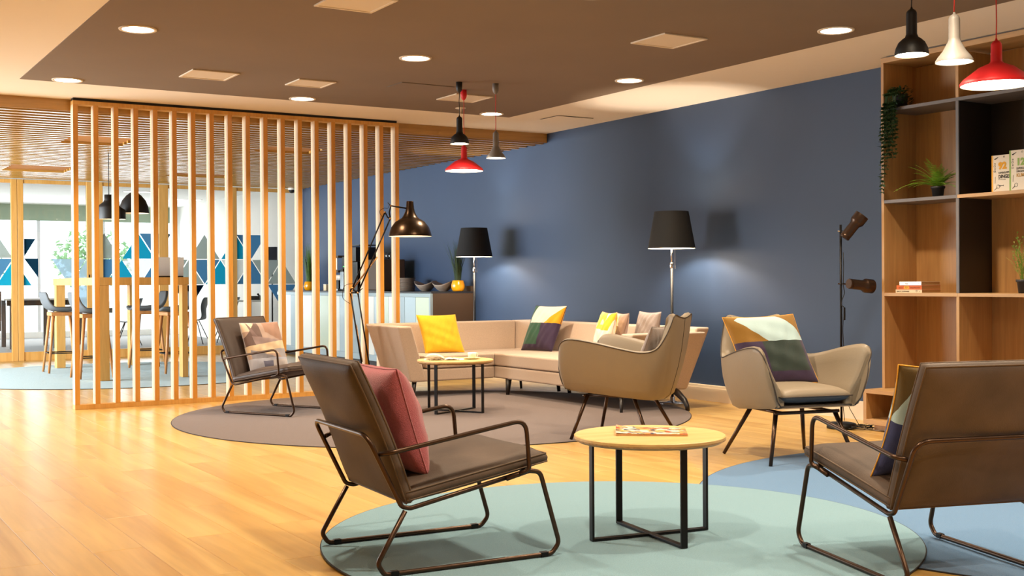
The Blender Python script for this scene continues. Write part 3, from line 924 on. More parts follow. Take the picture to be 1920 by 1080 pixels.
# ------------------------------------------------------------------ cushions
def cushion(name, label, m, loc, w, h, th, yaw, lean=0.0, roll=0.0, cat='cushion', shear=0.0, ear=0.06, seed=1, piping=None, group=None, flip=False, backm=None):
    """upright square cushion; loc = middle of its bottom edge, yaw = direction its front faces, lean back (top away from front)"""
    o_ = thing(name, label, cat, loc, yaw, group)
    b = nb(); n = 30
    uvl = b.loops.layers.uv.new('UVMap')
    rn = random.Random(seed); ph = [rn.uniform(0, 6.28) for _ in range(8)]
    def P(u, v, side):
        a, c = 2*u-1, 2*v-1
        x = a*w/2*(1-ear*(1-c*c)**1.0*1.0); z = c*h/2*(1-ear*(1-a*a))
        q = max(0.0, (1-a*a)*(1-c*c))
        t_ = th/2*q**0.42
        wr = 0.006*math.sin(9*a+5*c+ph[0])*math.sin(6*c-4*a+ph[1])+0.004*math.sin(17*a-8*c+ph[2])
        crn = 0.007*math.sin(14*math.atan2(abs(c)-0.95, abs(a)-0.95)+ph[3])*math.exp(-3.2*((1-abs(a))**2+(1-abs(c))**2)*3)
        t_ += (wr+crn)*q**0.5*min(1, th/0.1)
        sag = -0.012*(1-c)*0.5*q
        return Vector((t_*side, x-shear*z, z+sag))
    Lm = Matrix.Rotation(-lean, 4, 'Y') @ Matrix.Translation((0, 0, h/2))
    Rm = Matrix.Translation((0, 0, h/2)) @ Matrix.Rotation(roll, 4, 'X') @ Matrix.Translation((0, 0, -h/2))
    for side, mi in ((1, 0), (-1, 1)):
        V = []
        for j in range(n+1):
            row = []
            for i in range(n+1):
                s_i = 0.5-0.5*math.cos(PI*i/n); s_j = 0.5-0.5*math.cos(PI*j/n)
                s_i = 0.5*s_i+0.5*i/n; s_j = 0.5*s_j+0.5*j/n
                p = Rm @ Lm @ P(s_i, s_j, side)
                row.append((b.verts.new(p), s_i, s_j))
            V.append(row)
        for j in range(n):
            for i in range(n):
                q = [V[j][i], V[j][i+1], V[j+1][i+1], V[j+1][i]]
                if side < 0: q = q[::-1]
                f = b.faces.new([e[0] for e in q]); f.material_index = mi; f.smooth = True
                for lp, e in zip(f.loops, q): lp[uvl].uv = (1-e[1] if flip else e[1], e[2])
    bmesh.ops.remove_doubles(b, verts=b.verts, dist=1e-5)
    c = obj('cover', b, [m, backm or m], o_)
    for p in c.data.polygons: p.use_smooth = True
    b = nb()
    ring = []
    N2 = 22
    for e in range(4):
        for k in range(N2):
            s = k/N2
            u, v = ((s, 0), (1, s), (1-s, 1), (0, 1-s))[e]
            ring.append(Rm @ Lm @ (P(u, v, 1)*0.5+P(u, v, -1)*0.5))
    tube(b, ring, 0.0028, 5, closed=True)
    obj('seam', b, piping or m, o_, smooth=True)
    return o_

# pieced cloth: viewed from the front, u runs left to right
OCH, PALE, PUR, GRN, YEL, NAVY = '8d6417', 'b3cdd0', '3a2a48', '2c3a34', 'f2ac14', '2f3460'
pm1 = pattern('pieced_ochre_blue_cloth', GRN, [
    (PUR, [(0, -1, 0.16)], []), (PUR, [(-1, 0, 0.36), (0, -1, 0.6)], []), (PUR, [(1, 0, -0.93), (0, -1, 0.6)], []),
    (OCH, [(0, 1, -0.6)], []), (PALE, [(0, 1, -0.6), (1, 1, -1.05)], [(0.45, 0.5, 0.55, True)])])
pm2 = pattern('pieced_green_white_cloth', '2f5a45', [
    (PUR, [(0, -1, 0.12)], []), (PUR, [(1, 0, -0.52), (0, -1, 0.60)], []),
    ('dfe0d6', [(0, 1, -0.6)], [(0.95, 0.60, 0.88, True)]), (YEL, [(0, 1, -0.6), (1.0, -1.12, 0.10)], [])])
pm3 = pattern('geometric_mauve_cloth', 'b59a8c', [
    ('e3cdb4', [(0, 1, -0.80), (-1, -0.1, 0.36)], []), ('6d5650', [(-1, 0, 0.38), (0, 1, -0.42), (1, -1, 0.68)], []), ('806864', [(-1, -0.5, 0.62), (0, 1, -0.45), (1, 0.2, -0.3)], []),
    ('a57f6b', [(1, 0, -0.5), (0.5, 1, -1.02)], []), ('9b8582', [(-0.15, -1, 0.72), (0, 1, -0.45), (1, 0.3, -0.35)], []),
    ('dcc3a0', [(0.1, -1, 0.50), (0.0, 1, -0.32)], []), ('8f8c95', [(-0.35, -1, 0.52), (0, 1, -0.2), (1, 0, -0.05), (-0.3, -1, 0.44)], []), ('a8a2a6', [(1, 1, -1.05), (0, -1, 0.42)], []),
    ('b9bac8', [(0, -1, 0.24)], []), ('6f6f86', [(0, -1, 0.18), (1, 0.4, -0.35), (-1, 0.6, 0.6)], []), ('c9c2c2', [(1, 0, -0.55), (0, -1, 0.2)], [])])
pm4 = pattern('triangle_yellow_cloth', 'e6cdb0', [
    ('f3ead2', [(1, 1, -0.9), (0, 1, -0.5)], []), ('f1d43c', [(0, 1, -0.62), (1, 0.6, -0.62), (-1, -0.4, 1.02)], []), ('f4e9c0', [(0, 1, -0.72), (1, -1, 0.28), (-1, -1, 1.42)], []),
    ('ecc11c', [(0, 1, -0.60), (1, -0.6, -0.22), (-1, 0.3, 0.74)], []), ('efe06a', [(0, 1, -0.66), (-1, 0, 0.32), (1, 1, -0.9)], []), ('f3e3cc', [(0, -1, 0.58), (1, 1, -0.62)], []),
    ('caa184', [(0, -1, 0.42), (1, -1.3, -0.05), (-1, -0.2, 0.55)], []), ('eec22c', [(1, 0, -0.72), (0, -1, 0.36), (1, 1, -1.0)], []), ('d0a58c', [(0, -1, 0.26), (-1, -1, 0.5)], [])])
pm5 = pattern('triangle_tan_cloth', 'c7a88e', [('8f7464', [(1, -1, 0.2)], []), ('e7cdb0', [(0, 1, -0.7), (1, 1, -1.3)], []), ('a88d80', [(1, 1, -1.5)], [])])

cushion('cushion', 'plain yellow cushion at the left end of the sofa', M['yellow'], (5.55, 10.36, 0.402), 0.40, 0.39, 0.13, R(-104), R(18), shear=0.16, seed=2, ear=0.05)
cushion('cushion', 'green, white, yellow and purple pieced cushion in the sofa corner', pm2, (6.48, 10.02, 0.402), 0.41, 0.47, 0.14, R(-164), R(16), shear=-0.2, seed=4, ear=0.04)
cushion('cushion', 'cushion with yellow and cream triangles at the right end of the sofa', pm4, (6.26, 8.70, 0.402), 0.40, 0.43, 0.13, R(-197), R(14), seed=5)
cushion('cushion', 'cushion with brown and tan triangles behind the yellow triangle one', pm5, (6.42, 8.72, 0.402), 0.40, 0.42, 0.12, R(-200), R(14), seed=6)
cushion('cushion', 'plain taupe cushion against the sofa back by the right arm', M['greyc'], (6.56, 8.46, 0.402), 0.36, 0.43, 0.12, R(-186), R(12), seed=8)

# ------------------------------------------------------------------ lounge chairs on sled frames
def lounge_chair(label, x, y, hd, leath, z=0.0):
    t = thing('lounge_chair', label, 'chair', (x, y, z), hd)
    W = 0.312; r = 0.0095
    for s in (1, -1):
        b = nb()
        base = fillet([(0.075, s*W, 0.238), (-0.036, s*W, 0.052), (-0.01, s*W, r), (0.70, s*W, r), (0.735, s*W, 0.048), (0.65, s*W, 0.338), (0.60, s*W, 0.345), (0.50, s*W, 0.322)],
                      [0, 0.03, 0.03, 0.03, 0.04, 0.05, 0.03, 0], 6)
        tube(b, base, r, 10); obj('sled_leg', b, M['metalb'], t, smooth=True)
        b = nb()
        arm = fillet([(-0.022, s*(W-0.012), 0.454), (0.02, s*(W+0.022), 0.462), (0.575, s*(W+0.022), 0.550), (0.592, s*(W+0.02), 0.352), (0.555, s*(W+0.004), 0.338)], [0, 0.03, 0.05, 0.025, 0], 7)
        tube(b, arm, r*0.95, 10); obj('arm_rail', b, M['metalb'], t, smooth=True)
        for xx in (0.03, 0.665):
            obj('glide', bx(xx-0.016, xx+0.016, s*W-0.011, s*W+0.011, 0.0006, 0.021), M['metalk'], t, bevel=0.002)
    b = nb(); Wf = W-0.012
    fr = fillet([(0.60, -Wf, 0.343), (0.10, -Wf, 0.243), (0.065, -Wf, 0.252), (-0.070, -Wf, 0.525), (-0.070, Wf, 0.525), (0.065, Wf, 0.252), (0.10, Wf, 0.243), (0.60, Wf, 0.343)], [0, 0.04, 0.03, 0.06, 0.06, 0.03, 0.04, 0], 7)
    tube(b, fr, r*0.95, 10); obj('seat_frame', b, M['metalb'], t, smooth=True)
    b = nb(); tube(b, [(0.592, -W-0.015, 0.345), (0.592, W+0.015, 0.345)], r*0.8, 8); obj('front_rail', b, M['metalb'], t, smooth=True)
    # padded seat and back as slabs with soft edges
    def pad(nm, a, c, half, t0, t1, wave, sd, bow=0.0):
        a, c = Vector(a), Vector(c); d = c-a; nrm = Vector((-d.z, 0, d.x)).normalized()
        if nrm.z < 0 and abs(nrm.z) > 0.5: nrm = -nrm
        b = nb(); nu, nv = 26, 22
        G = []
        for side in (0, 1):
            rows = []
            for i in range(nu+1):
                s = i/nu; row = []
                for j in range(nv+1):
                    q = j/nv; e = max(0, (1-(2*s-1)**8)*(1-(2*q-1)**8))
                    crown = (1-(2*s-1)**2)*(1-(2*q-1)**2)
                    wv = wave*math.sin(3.1*s*PI+sd)*math.cos(2.2*q*PI+sd*2)*e
                    tt = (t0 if side == 0 else t1)*(1+0.34*crown)+(wv if side else 0); off = 0.016+(tt-0.016)*e**0.5
                    mid = a+d*s+nrm*bow*math.sin(PI*s)+Vector((0, (q-0.5)*2*half*(1-0.010*math.sin(s*PI)), 0))
                    row.append(mid+nrm*(off*(1 if side else -1)))
                rows.append(row)
            G.append(rows)
        grid(b, G[1]); grid(b, [r_[::-1] for r_ in G[0]])
        rg = [[G[q_][0][j] for j in range(nv+1)]+[G[q_][i][nv] for i in range(1, nu+1)]+[G[q_][nu][j] for j in range(nv-1, -1, -1)]+[G[q_][i][0] for i in range(nu-1, 0, -1)] for q_ in (0, 1)]
        grid(b, [rg[0], [(p_+q_)/2+((p_+q_)/2-(a+c)/2).normalized()*0.006 for p_, q_ in zip(*rg)], rg[1]], closev=True)
        bmesh.ops.remove_doubles(b, verts=b.verts, dist=1e-5)
        bmesh.ops.recalc_face_normals(b, faces=b.faces)
        o = obj(nm, b, leath, t, smooth=True)
        b = nb()
        ring = [G[1][0][j] for j in range(nv+1)]+[G[1][i][nv] for i in range(1, nu+1)]+[G[1][nu][j] for j in range(nv-1, -1, -1)]+[G[1][i][0] for i in range(nu-1, 0, -1)]
        for rr_ in rg: tube(b, rr_, 0.0034, 6, closed=True)
        obj('piping', b, M['pipe'], o, smooth=True)
        return o
    hw = W-0.006
    pad('seat', (0.085, 0, 0.288), (0.682, 0, 0.392), hw, 0.034, 0.044, 0.008, 1.0)
    pad('backrest', (0.098, 0, 0.268), (-0.118, 0, 0.792), hw-0.002, 0.034, 0.038, 0.006, 2.0, -0.012)
    return t
lounge_chair('brown suede lounge chair with pink cushion on the teal rug, nearest the viewer', 1.912, 4.285, R(-3.6), M['leather'], 0.0126)
lounge_chair('brown suede lounge chair seen from behind at the right edge', 3.648, 2.754, R(73.9), M['leather'], 0.0126)
lounge_chair('dark grey lounge chair in front of the slatted divider', 3.45, 9.96, R(-60), M['leatherd'], 0.0062)

def loc_on(x, y, hd, u, v): return (x+u*math.cos(hd)-v*math.sin(hd), y+u*math.sin(hd)+v*math.cos(hd))
px_, py_ = loc_on(1.912, 4.285, R(-3.6), 0.205, 0.0)
cushion('cushion', 'pink linen cushion on the nearest brown lounge chair', M['pink'], (px_, py_, 0.360), 0.46, 0.43, 0.20, R(-3.6), R(17), seed=9, ear=0.045)
px_, py_ = loc_on(3.648, 2.754, R(73.9), 0.25, 0.03)
cushion('cushion', 'ochre and navy cushion on the lounge chair at the right edge', pattern('pieced_navy_cloth', NAVY, [('5f4a1c', [(0, 1, -0.52)], []), (PALE, [(0, 1, -0.52), (1, 1, -1.12)], [(0.45, 0.5, 0.55, True)])]), (px_, py_, 0.362), 0.50, 0.47, 0.14, R(73.9), R(23), seed=10, piping=M['byellow'], ear=0.09)
px_, py_ = loc_on(3.45, 9.96, R(-60), 0.20, 0.03)
cushion('cushion', 'mauve and beige geometric cushion on the lounge chair by the divider', pm3, (px_, py_, 0.345), 0.42, 0.44, 0.13, R(-70), R(20), seed=12, ear=0.03)

# ------------------------------------------------------------------ shell armchairs
def armchair(label, x, y, hd, z=0.0):
    t = thing('armchair', label, 'armchair', (x, y, z), hd)
    zb = 0.308
    st = [((0.33, 0.265), (0.335, 0.345, 0.590)), ((0.325, 0.27), (0.330, 0.368, 0.650)), ((0.29, 0.272), (0.265, 0.382, 0.692)), ((0.16, 0.275), (0.10, 0.378, 0.675)),
          ((-0.05, 0.27), (-0.09, 0.360, 0.635)), ((-0.17, 0.262), (-0.24, 0.325, 0.608)), ((-0.24, 0.245), (-0.335, 0.285, 0.628)), ((-0.285, 0.205), (-0.390, 0.250, 0.710)),
          ((-0.31, 0.15), (-0.420, 0.220, 0.790)), ((-0.325, 0.10), (-0.440, 0.190, 0.857)), ((-0.33, 0.05), (-0.447, 0.100, 0.845)), ((-0.33, 0.0), (-0.450, 0.0, 0.835))]
    full = st+[((a[0], -a[1]), (c[0], -c[1], c[2])) for a, c in st[-2::-1]]
    def cr(P, s):
        n = len(P)-1; i = min(int(s), n-1); f = s-i
        p0, p1, p2, p3 = P[max(i-1, 0)], P[i], P[i+1], P[min(i+2, n)]
        return tuple(0.5*((2*b_)+(-a_+c_)*f+(2*a_-5*b_+4*c_-d_)*f*f+(-a_+3*b_-3*c_+d_)*f**3) for a_, b_, c_, d_ in zip(p0, p1, p2, p3))
    B = [a for a, c in full]; T = [c for a, c in full]
    NS_ = 88; th_ = 0.066
    rows = []; rim = []; TH = th_
    for k in range(NS_+1):
        ed = min(1.0, min(k, NS_-k)/(NS_*0.16)); th_ = 0.020+(TH-0.020)*ed*ed*(3-2*ed)
        s = k/NS_*(len(full)-1)
        bp = Vector((*cr(B, s), zb)); bp.z += 0.09*bp.x; tp = Vector(cr(T, s))
        s2 = min(s+0.05, len(full)-1); s1 = max(s-0.05, 0)
        tg = Vector(cr(T, s2))-Vector(cr(T, s1)); tg.z = 0; tg.normalize()
        inw = Vector((-tg.y, tg.x, 0))
        if inw.dot(Vector((0.0, 0, 0))-tp) < 0 and abs(tp.y) < 0.2: inw = -inw
        cen = Vector((0.02, 0, 0)); 
        if inw.dot(Vector((0.0-tp.x*0.3, -tp.y, 0))) < 0: inw = -inw
        row = []
        # outer, from bottom up
        for q in (0, 0.06, 0.2, 0.4, 0.6, 0.8, 0.93):
            p = bp.lerp(tp, q)
            p += -inw*0.022*math.sin(q*PI)
            if q == 0: p += inw*0.03
            row.append(p)
        up = (tp-bp).normalized()
        rim.append(tp+Vector((0, 0, 0.0)))
        row.append(tp)
        row += [tp+inw*th_*0.35+up*0.012, tp+inw*th_*0.75+up*0.006, tp+inw*th_-up*0.018]
        ib = bp+inw*(th_+0.02); ib.z = 0.40
        it = tp+inw*th_-up*0.018
        for q in (0.25, 0.5, 0.75, 1.0): row.append(it.lerp(ib, q)-inw*0.010*math.sin(q*PI))
        low = ib.copy(); low.z = 0.35
        row.append(low)
        rows.append(row)
    b = nb(); V = grid(b, rows)
    # close the two front edges of the arms
    for vr, fl_ in ((V[0], False), (V[-1], True)):
        vs = vr if fl_ else vr[::-1]
        b.faces.new(vs)
    bmesh.ops.recalc_face_normals(b, faces=b.faces)
    sh = obj('shell', b, M['greige'], t, smooth=True)
    sh.modifiers.new('es', 'EDGE_SPLIT').split_angle = R(55)
    # bottom plate and front lip
    b = nb()
    pl = [rows[k][0] for k in range(0, NS_+1, 2)]
    a = [b.verts.new((p.x, p.y, zb+0.09*p.x)) for p in pl]; c = [b.verts.new((p.x*0.985, p.y*0.985, 0.352)) for p in pl]
    b.faces.new(a); b.faces.new(c[::-1])
    for k in range(len(a)): b.faces.new((a[k], a[(k+1) % len(a)], c[(k+1) % len(a)], c[k]))
    bmesh.ops.recalc_face_normals(b, faces=b.faces)
    obj('seat_base', b, M['greige'], t, bevel=0.012, seg=3)
    b = nb(); tube(b, fillet([(0.30, -0.25, 0.342), (0.330, -0.23, 0.351), (0.335, 0.0, 0.350), (0.330, 0.23, 0.351), (0.30, 0.25, 0.342)], 0.03), 0.0035, 6)
    obj('base_piping', b, M['greigepipe'], t, smooth=True)
    b = nb()
    rp = [p+Vector((0, 0, 0.002)) for p in rim]
    f0, f1 = rows[0], rows[-1]
    pathp = [Vector((0.334, 0.25, 0.345))]+[f0[j]+Vector((0.003, 0, 0)) for j in (2, 3, 4, 5, 6)]+rp+[f1[j]+Vector((0.003, 0, 0)) for j in (6, 5, 4, 3, 2)]+[Vector((0.334, -0.25, 0.345))]
    tube(b, pathp, 0.0038, 6); obj('piping', b, M['greigepipe'], t, smooth=True)
    # back panel seams
    b = nb(); tube(b, [rows[NS_//2][j] for j in range(0, 8)], 0.003, 5); obj('back_seam', b, M['greigepipe'], t, smooth=True)
    # seat cushion
    b = nb(); n = 22; G = ([], [])
    for i in range(n+1):
        s = i/n; r0, r1 = [], []
        for j in range(n+1):
            q = j/n
            hw = 0.240-0.055*max(0, (0.35-s))/0.35
            X_, Y_ = -0.22+0.545*s, (q-0.5)*2*hw
            e = max(0, (1-(2*s-1)**6)*(1-(2*q-1)**6))**0.5
            r1.append(Vector((X_, Y_, 0.404+0.050*e+0.012*(1-(2*s-1)**2)*(1-(2*q-1)**2)))); r0.append(Vector((X_, Y_, 0.404-0.048*e)))
        G[0].append(r0); G[1].append(r1)
    grid(b, G[1], 0); grid(b, [r_[::-1] for r_ in G[0]], 1)
    bmesh.ops.remove_doubles(b, verts=b.verts, dist=1e-5)
    bmesh.ops.recalc_face_normals(b, faces=b.faces)
    sc = obj('seat_cushion', b, [M['greige'], M['underseat']], t, smooth=True)
    b = nb(); g = G[1]
    tube(b, [g[0][j] for j in range(n+1)]+[g[i][n] for i in range(1, n+1)]+[g[n][j] for j in range(n-1, -1, -1)]+[g[i][0] for i in range(n-1, 0, -1)], 0.004, 6, closed=True)
    obj('cushion_piping', b, M['greigepipe'], sc, smooth=True)
    # splayed legs on an under-frame
    b = nb()
    for p, q in (((0.21, -0.22), (0.21, 0.22)), ((-0.16, -0.20), (-0.16, 0.20)), ((-0.16, 0.17), (0.21, 0.17)), ((-0.16, -0.17), (0.21, -0.17))):
        tube(b, [(*p, 0.300), (*q, 0.300)], 0.0105, 8)
    obj('under_frame', b, M['metalb'], t, smooth=True)
    for (u0, v0), (u1, v1) in (((0.19, 0.20), (0.28, 0.29)), ((0.19, -0.20), (0.28, -0.29)), ((-0.14, 0.18), (-0.29, 0.29)), ((-0.14, -0.18), (-0.29, -0.29))):
        b = nb(); tube(b, [(u0, v0, 0.305), (u1, v1, 0.001)], [0.0145, 0.011], 12)
        obj('leg', b, M['metalb'], t, smooth=True)
    return t
armchair('beige armchair facing away, behind the near coffee table', 5.03, 6.70, R(122.9), 0.0062)
armchair('beige armchair facing the viewer with ochre, pale blue and green cushion', 5.283, 5.351, R(-103.5), 0.0062)
px_, py_ = loc_on(5.283, 5.351, R(-103.5), -0.06, -0.055)
cushion('cushion', 'ochre, pale blue, green and purple cushion on the beige armchair', pm1, (px_, py_, 0.448), 0.47, 0.455, 0.15, R(-112), R(20), roll=R(2), shear=0.2, seed=14, piping=M['byellow'], ear=0.045)
px_, py_ = loc_on(5.03, 6.70, R(122.9), -0.15, 0.0)
cushion('cushion', 'thin grey linen cushion in the beige armchair facing away', M['greyc'], (px_, py_, 0.452), 0.40, 0.36, 0.09, R(122.9), R(21), seed=15)

# ------------------------------------------------------------------ sofa
t = thing('corner_sofa', 'beige tweed corner sofa with dark legs along the blue wall', 'sofa', (0, 0, 0))
SM = M['sofa']
def sol(name, lo, hi, zl, zh, par=t, m=SM, bev=0.018):
    b = nb(); hexa(b, [(*p, zl) for p in lo], [(*p, zh) for p in hi]); return obj(name, b, m, par, bevel=bev, seg=4, smooth=False)
zt = 0.69
# bases
sol('base', [(5.06, 10.03), (5.96, 10.03), (5.96, 10.62), (5.06, 10.62)], [(5.06, 10.03), (5.96, 10.03), (5.96, 10.62), (5.06, 10.62)], 0.155, 0.272)
sol('base', [(5.962, 8.02), (6.66, 8.02), (6.66, 10.62), (5.962, 10.62)], [(5.962, 8.02), (6.66, 8.02), (6.66, 10.62), (5.962, 10.62)], 0.155, 0.272)
# seat cushions
sol('seat_cushion', [(5.21, 10.02), (5.955, 10.02), (5.955, 10.60), (5.21, 10.60)], [(5.17, 10.015), (5.955, 10.015), (5.955, 10.62), (5.17, 10.62)], 0.278, 0.40)
sol('seat_cushion', [(5.958, 8.09), (6.64, 8.09), (6.64, 10.60), (5.958, 10.60)], [(5.955, 8.05), (6.66, 8.05), (6.66, 10.62), (5.955, 10.62)], 0.278, 0.40)
# backs (lean outwards)
sol('backrest', [(5.10, 10.60), (6.55, 10.60), (6.55, 10.68), (5.10, 10.68)], [(4.93, 10.70), (6.62, 10.70), (6.62, 10.822), (4.93, 10.822)], 0.158, zt)
sol('backrest', [(6.55, 10.16), (6.62, 10.16), (6.70, 10.68), (6.55, 10.68)], [(6.72, 10.14), (6.90, 10.14), (6.90, 10.822), (6.622, 10.822)], 0.158, zt)
sol('backrest', [(6.62, 8.0), (6.70, 8.0), (6.70, 10.155), (6.62, 10.155)], [(6.75, 7.93), (6.90, 7.93), (6.90, 10.138), (6.75, 10.138)], 0.158, zt)
# arms
sol('arm', [(5.04, 10.03), (5.21, 10.03), (5.21, 10.62), (5.04, 10.62)], [(4.885, 9.985), (5.03, 9.985), (5.03, 10.70), (4.885, 10.70)], 0.158, zt-0.004)
sol('arm', [(5.98, 7.96), (6.66, 7.96), (6.66, 8.08), (5.98, 8.08)], [(6.0, 7.86), (6.80, 7.86), (6.80, 8.03), (6.0, 8.03)], 0.158, 0.655)
def tleg(x0, y0, x1, y1, r0=0.024, r1=0.013):
    b = nb(); tube(b, [(x0, y0, 0.16), (x1, y1, 0.0064)], [r0, r1], 10); obj('leg', b, M['dark'], t, smooth=True)
tleg(5.10, 10.08, 5.08, 10.06); tleg(5.92, 9.80+0.25, 5.92, 9.78+0.25) if False else None
tleg(5.99, 9.82, 5.965, 9.80, 0.032, 0.017)
tleg(6.42, 10.30, 6.42, 10.28, 0.016, 0.012); tleg(6.56, 9.82, 6.56, 9.80, 0.022, 0.018); tleg(6.55, 9.62, 6.55, 9.60, 0.022, 0.018)
tleg(6.03, 8.06, 5.93, 7.93, 0.022, 0.012); tleg(5.15, 10.6, 5.12, 10.65)
b = nb(); tube(b, [(6.56, 8.05, 0.165), (6.52, 7.92, 0.14), (6.50, 7.80, 0.085), (6.49, 7.755, 0.04), (6.49, 7.75, 0.001)], [0.03, 0.03, 0.024, 0.02, 0.018], 10)
obj('curved_leg', b, M['dark'], t, smooth=True)

# ------------------------------------------------------------------ coffee tables
def coffee(x, y, rz, z, label):
    t = thing('coffee_table', label, 'table', (x, y, z), rz)
    R_ = 0.322; zt_ = 0.447-z
    b = nb(); lathe(b, [(0, zt_-0.001), (R_-0.004, zt_-0.001)][::1]+[(R_, zt_-0.004), (R_, zt_-0.014)], 72, capb=False, capt=False)
    obj('table_top', b, M['ply'], t, smooth=False)
    b = nb(); lathe(b, [(R_-0.0005, zt_-0.0142), (R_-0.001, zt_-0.020), (R_-0.018, zt_-0.030), (0, zt_-0.030)], 72, capb=False)
    obj('top_underside', b, M['plyedge'], t)
    L = 0.282; w = 0.015; e = 0.005
    zu = zt_-0.031
    for k in range(4):
        a = k*PI/2
        b = nb(); box(b, L-e*2, L, -w, w, 0.002, zu)
        bmesh.ops.rotate(b, verts=b.verts, cent=(0, 0, 0), matrix=Matrix.Rotation(a, 3, 'Z'))
        obj('leg', b, M['metalk'], t, bevel=0.0015)
    for k in range(2):
        for nm, z0_, z1_ in (('cross_bar', 0.002+k*0.0005, 0.012+k*0.0005), ('top_bar', zu-0.006, zu-0.0005-k*0.0003)):
            b = nb(); box(b, -L+2*e, L-2*e, -w, w, z0_, z1_)
            bmesh.ops.rotate(b, verts=b.verts, cent=(0, 0, 0), matrix=Matrix.Rotation(k*PI/2, 3, 'Z'))
            obj(nm, b, M['metalk'], t, bevel=0.001)
    return t
coffee(3.15, 4.013, R(-8.5), 0.0126, 'round coffee table with pale wood top on the teal rug')
coffee(4.84, 8.80, R(26), 0.0062, 'round coffee table with pale wood top on the brown rug')

def magazine(x, y, z, rz, w, h, m, label, curl=0.0):
    t = thing('magazine', label, 'magazine', (x, y, z), rz)
    obj('pages', bx(-w/2, w/2, -h/2, h/2, 0, 0.009), M['paperd'], t)
    b = nb(); uvl = b.loops.layers.uv.new('UVMap'); n = 14; G = []
    for i in range(n+1):
        s = i/n
        G.append([Vector((-w/2+w*s-0.001, -h/2+h*j/n-0.001, 0.0095+curl*(max(0, 0.5-s)*2)**2*(0.4+0.6*j/n))) for j in range(n+1)])
    V = [[(b.verts.new(p), i/n, j/n) for j, p in enumerate(row)] for i, row in enumerate(G)]
    for i in range(n):
        for j in range(n):
            q = [V[i][j], V[i+1][j], V[i+1][j+1], V[i][j+1]]
            f = b.faces.new([e[0] for e in q]); f.smooth = True
            for lp, e in zip(f.loops, q): lp[uvl].uv = (e[1], e[2])
    c = obj('cover', b, m, t)
    sl = c.modifiers.new('solid', 'SOLIDIFY'); sl.thickness = 0.0012
    return t
def splash(name, base, cols, scale):
    m = bpy.data.materials.new(name); m.use_nodes = True; nt = m.node_tree; b = nt.nodes['Principled BSDF']; b.inputs['Roughness'].default_value = 0.35
    uv = nt.nodes.new('ShaderNodeUVMap'); cur = None
    for i, (c, th_, sc) in enumerate(cols):
        mp = nt.nodes.new('ShaderNodeMapping'); mp.inputs['Location'].default_value = (i*3.7, i*1.9, 0)
        nt.links.new(uv.outputs[0], mp.inputs[0])
        n = nt.nodes.new('ShaderNodeTexNoise'); n.inputs['Scale'].default_value = sc; n.inputs['Detail'].default_value = 4; nt.links.new(mp.outputs[0], n.inputs['Vector'])
        g = nt.nodes.new('ShaderNodeMath'); g.operation = 'GREATER_THAN'; g.inputs[1].default_value = th_; nt.links.new(n.outputs['Fac'], g.inputs[0])
        mx = nt.nodes.new('ShaderNodeMixRGB'); nt.links.new(g.outputs[0], mx.inputs[0]); mx.inputs[2].default_value = (*lin(c), 1)
        if cur is None: mx.inputs[1].default_value = (*lin(base), 1)
        else: nt.links.new(cur, mx.inputs[1])
        cur = mx.outputs[0]
    nt.links.new(cur, b.inputs['Base Color'])
    return m
magazine(3.18, 4.04, 0.4462, R(-37), 0.30, 0.225, splash('art_cover', 'd8d0c2', [('d9a95c', 0.50, 3.5), ('cc5a26', 0.56, 4.2), ('26324c', 0.57, 8)], 1), 'magazine with a colourful painted cover on the near coffee table', 0.012)
# open magazine, cup and saucer on the far table
t = thing('magazine', 'open magazine with photo pages on the far coffee table', 'magazine', (4.76, 8.85, 0.4462), R(-28))
ph = splash('photo_pages', 'f7efe2', [('8a6a2c', 0.55, 3.0), ('4a3a22', 0.60, 8), ('efe0c0', 0.62, 14)], 1)
for s in (-1, 1):
    b = nb(); uvl = b.loops.layers.uv.new('UVMap'); n = 10
    V = [[(b.verts.new((s*(0.002+0.165*i/n), -0.115+0.23*j/4, 0.002+0.016*math.sin(PI*min(1, i/n*1.25))*math.exp(-2*i/n)+0.001)), i/n, j/4) for j in range(5)] for i in range(n+1)]
    for i in range(n):
        for j in range(4):
            q = [V[i][j], V[i+1][j], V[i+1][j+1], V[i][j+1]]
            if s < 0: q = q[::-1]
            f = b.faces.new([e[0] for e in q])
            for lp, e in zip(f.loops, q): lp[uvl].uv = (e[1], e[2])
    o = obj('page_spread', b, ph, t, smooth=True); o.modifiers.new('s', 'SOLIDIFY').thickness = 0.003
b = nb(); uvl = b.loops.layers.uv.new('UVMap')
G = [[Vector((0.004-0.15*i/8, 0.115*(1-j*2/4), 0.012+0.035*math.sin(PI*i/8*0.8))) for j in range(5)] for i in range(9)]
grid(b, G); o = obj('turned_page', b, M['cup'], t, smooth=True); o.modifiers.new('s', 'SOLIDIFY').thickness = 0.0008
t = thing('saucer', 'cream saucer under the white cup on the far coffee table', 'saucer', (4.975, 8.75, 0.4464))
b = nb(); lathe(b, [(0, 0.0), (0.035, 0.0), (0.06, 0.006), (0.07, 0.011), (0.068, 0.013), (0.058, 0.009), (0.034, 0.004), (0, 0.004)], 36)
obj('dish', b, M['saucer'], t, smooth=True)
t = thing('coffee_cup', 'white coffee cup on the saucer on the far coffee table', 'cup', (4.975, 8.75, 0.4507))
b = nb(); lathe(b, [(0, 0), (0.024, 0), (0.03, 0.006), (0.036, 0.03), (0.038, 0.052), (0.036, 0.052), (0.034, 0.03), (0.027, 0.008), (0, 0.006)], 32)
obj('bowl', b, M['cup'], t, smooth=True)
b = nb(); tube(b, [(0.034, 0, 0.042), (0.05, 0, 0.044), (0.056, 0, 0.03), (0.05, 0, 0.016), (0.032, 0, 0.014)], 0.004, 8); obj('handle', b, M['cup'], t, smooth=True)

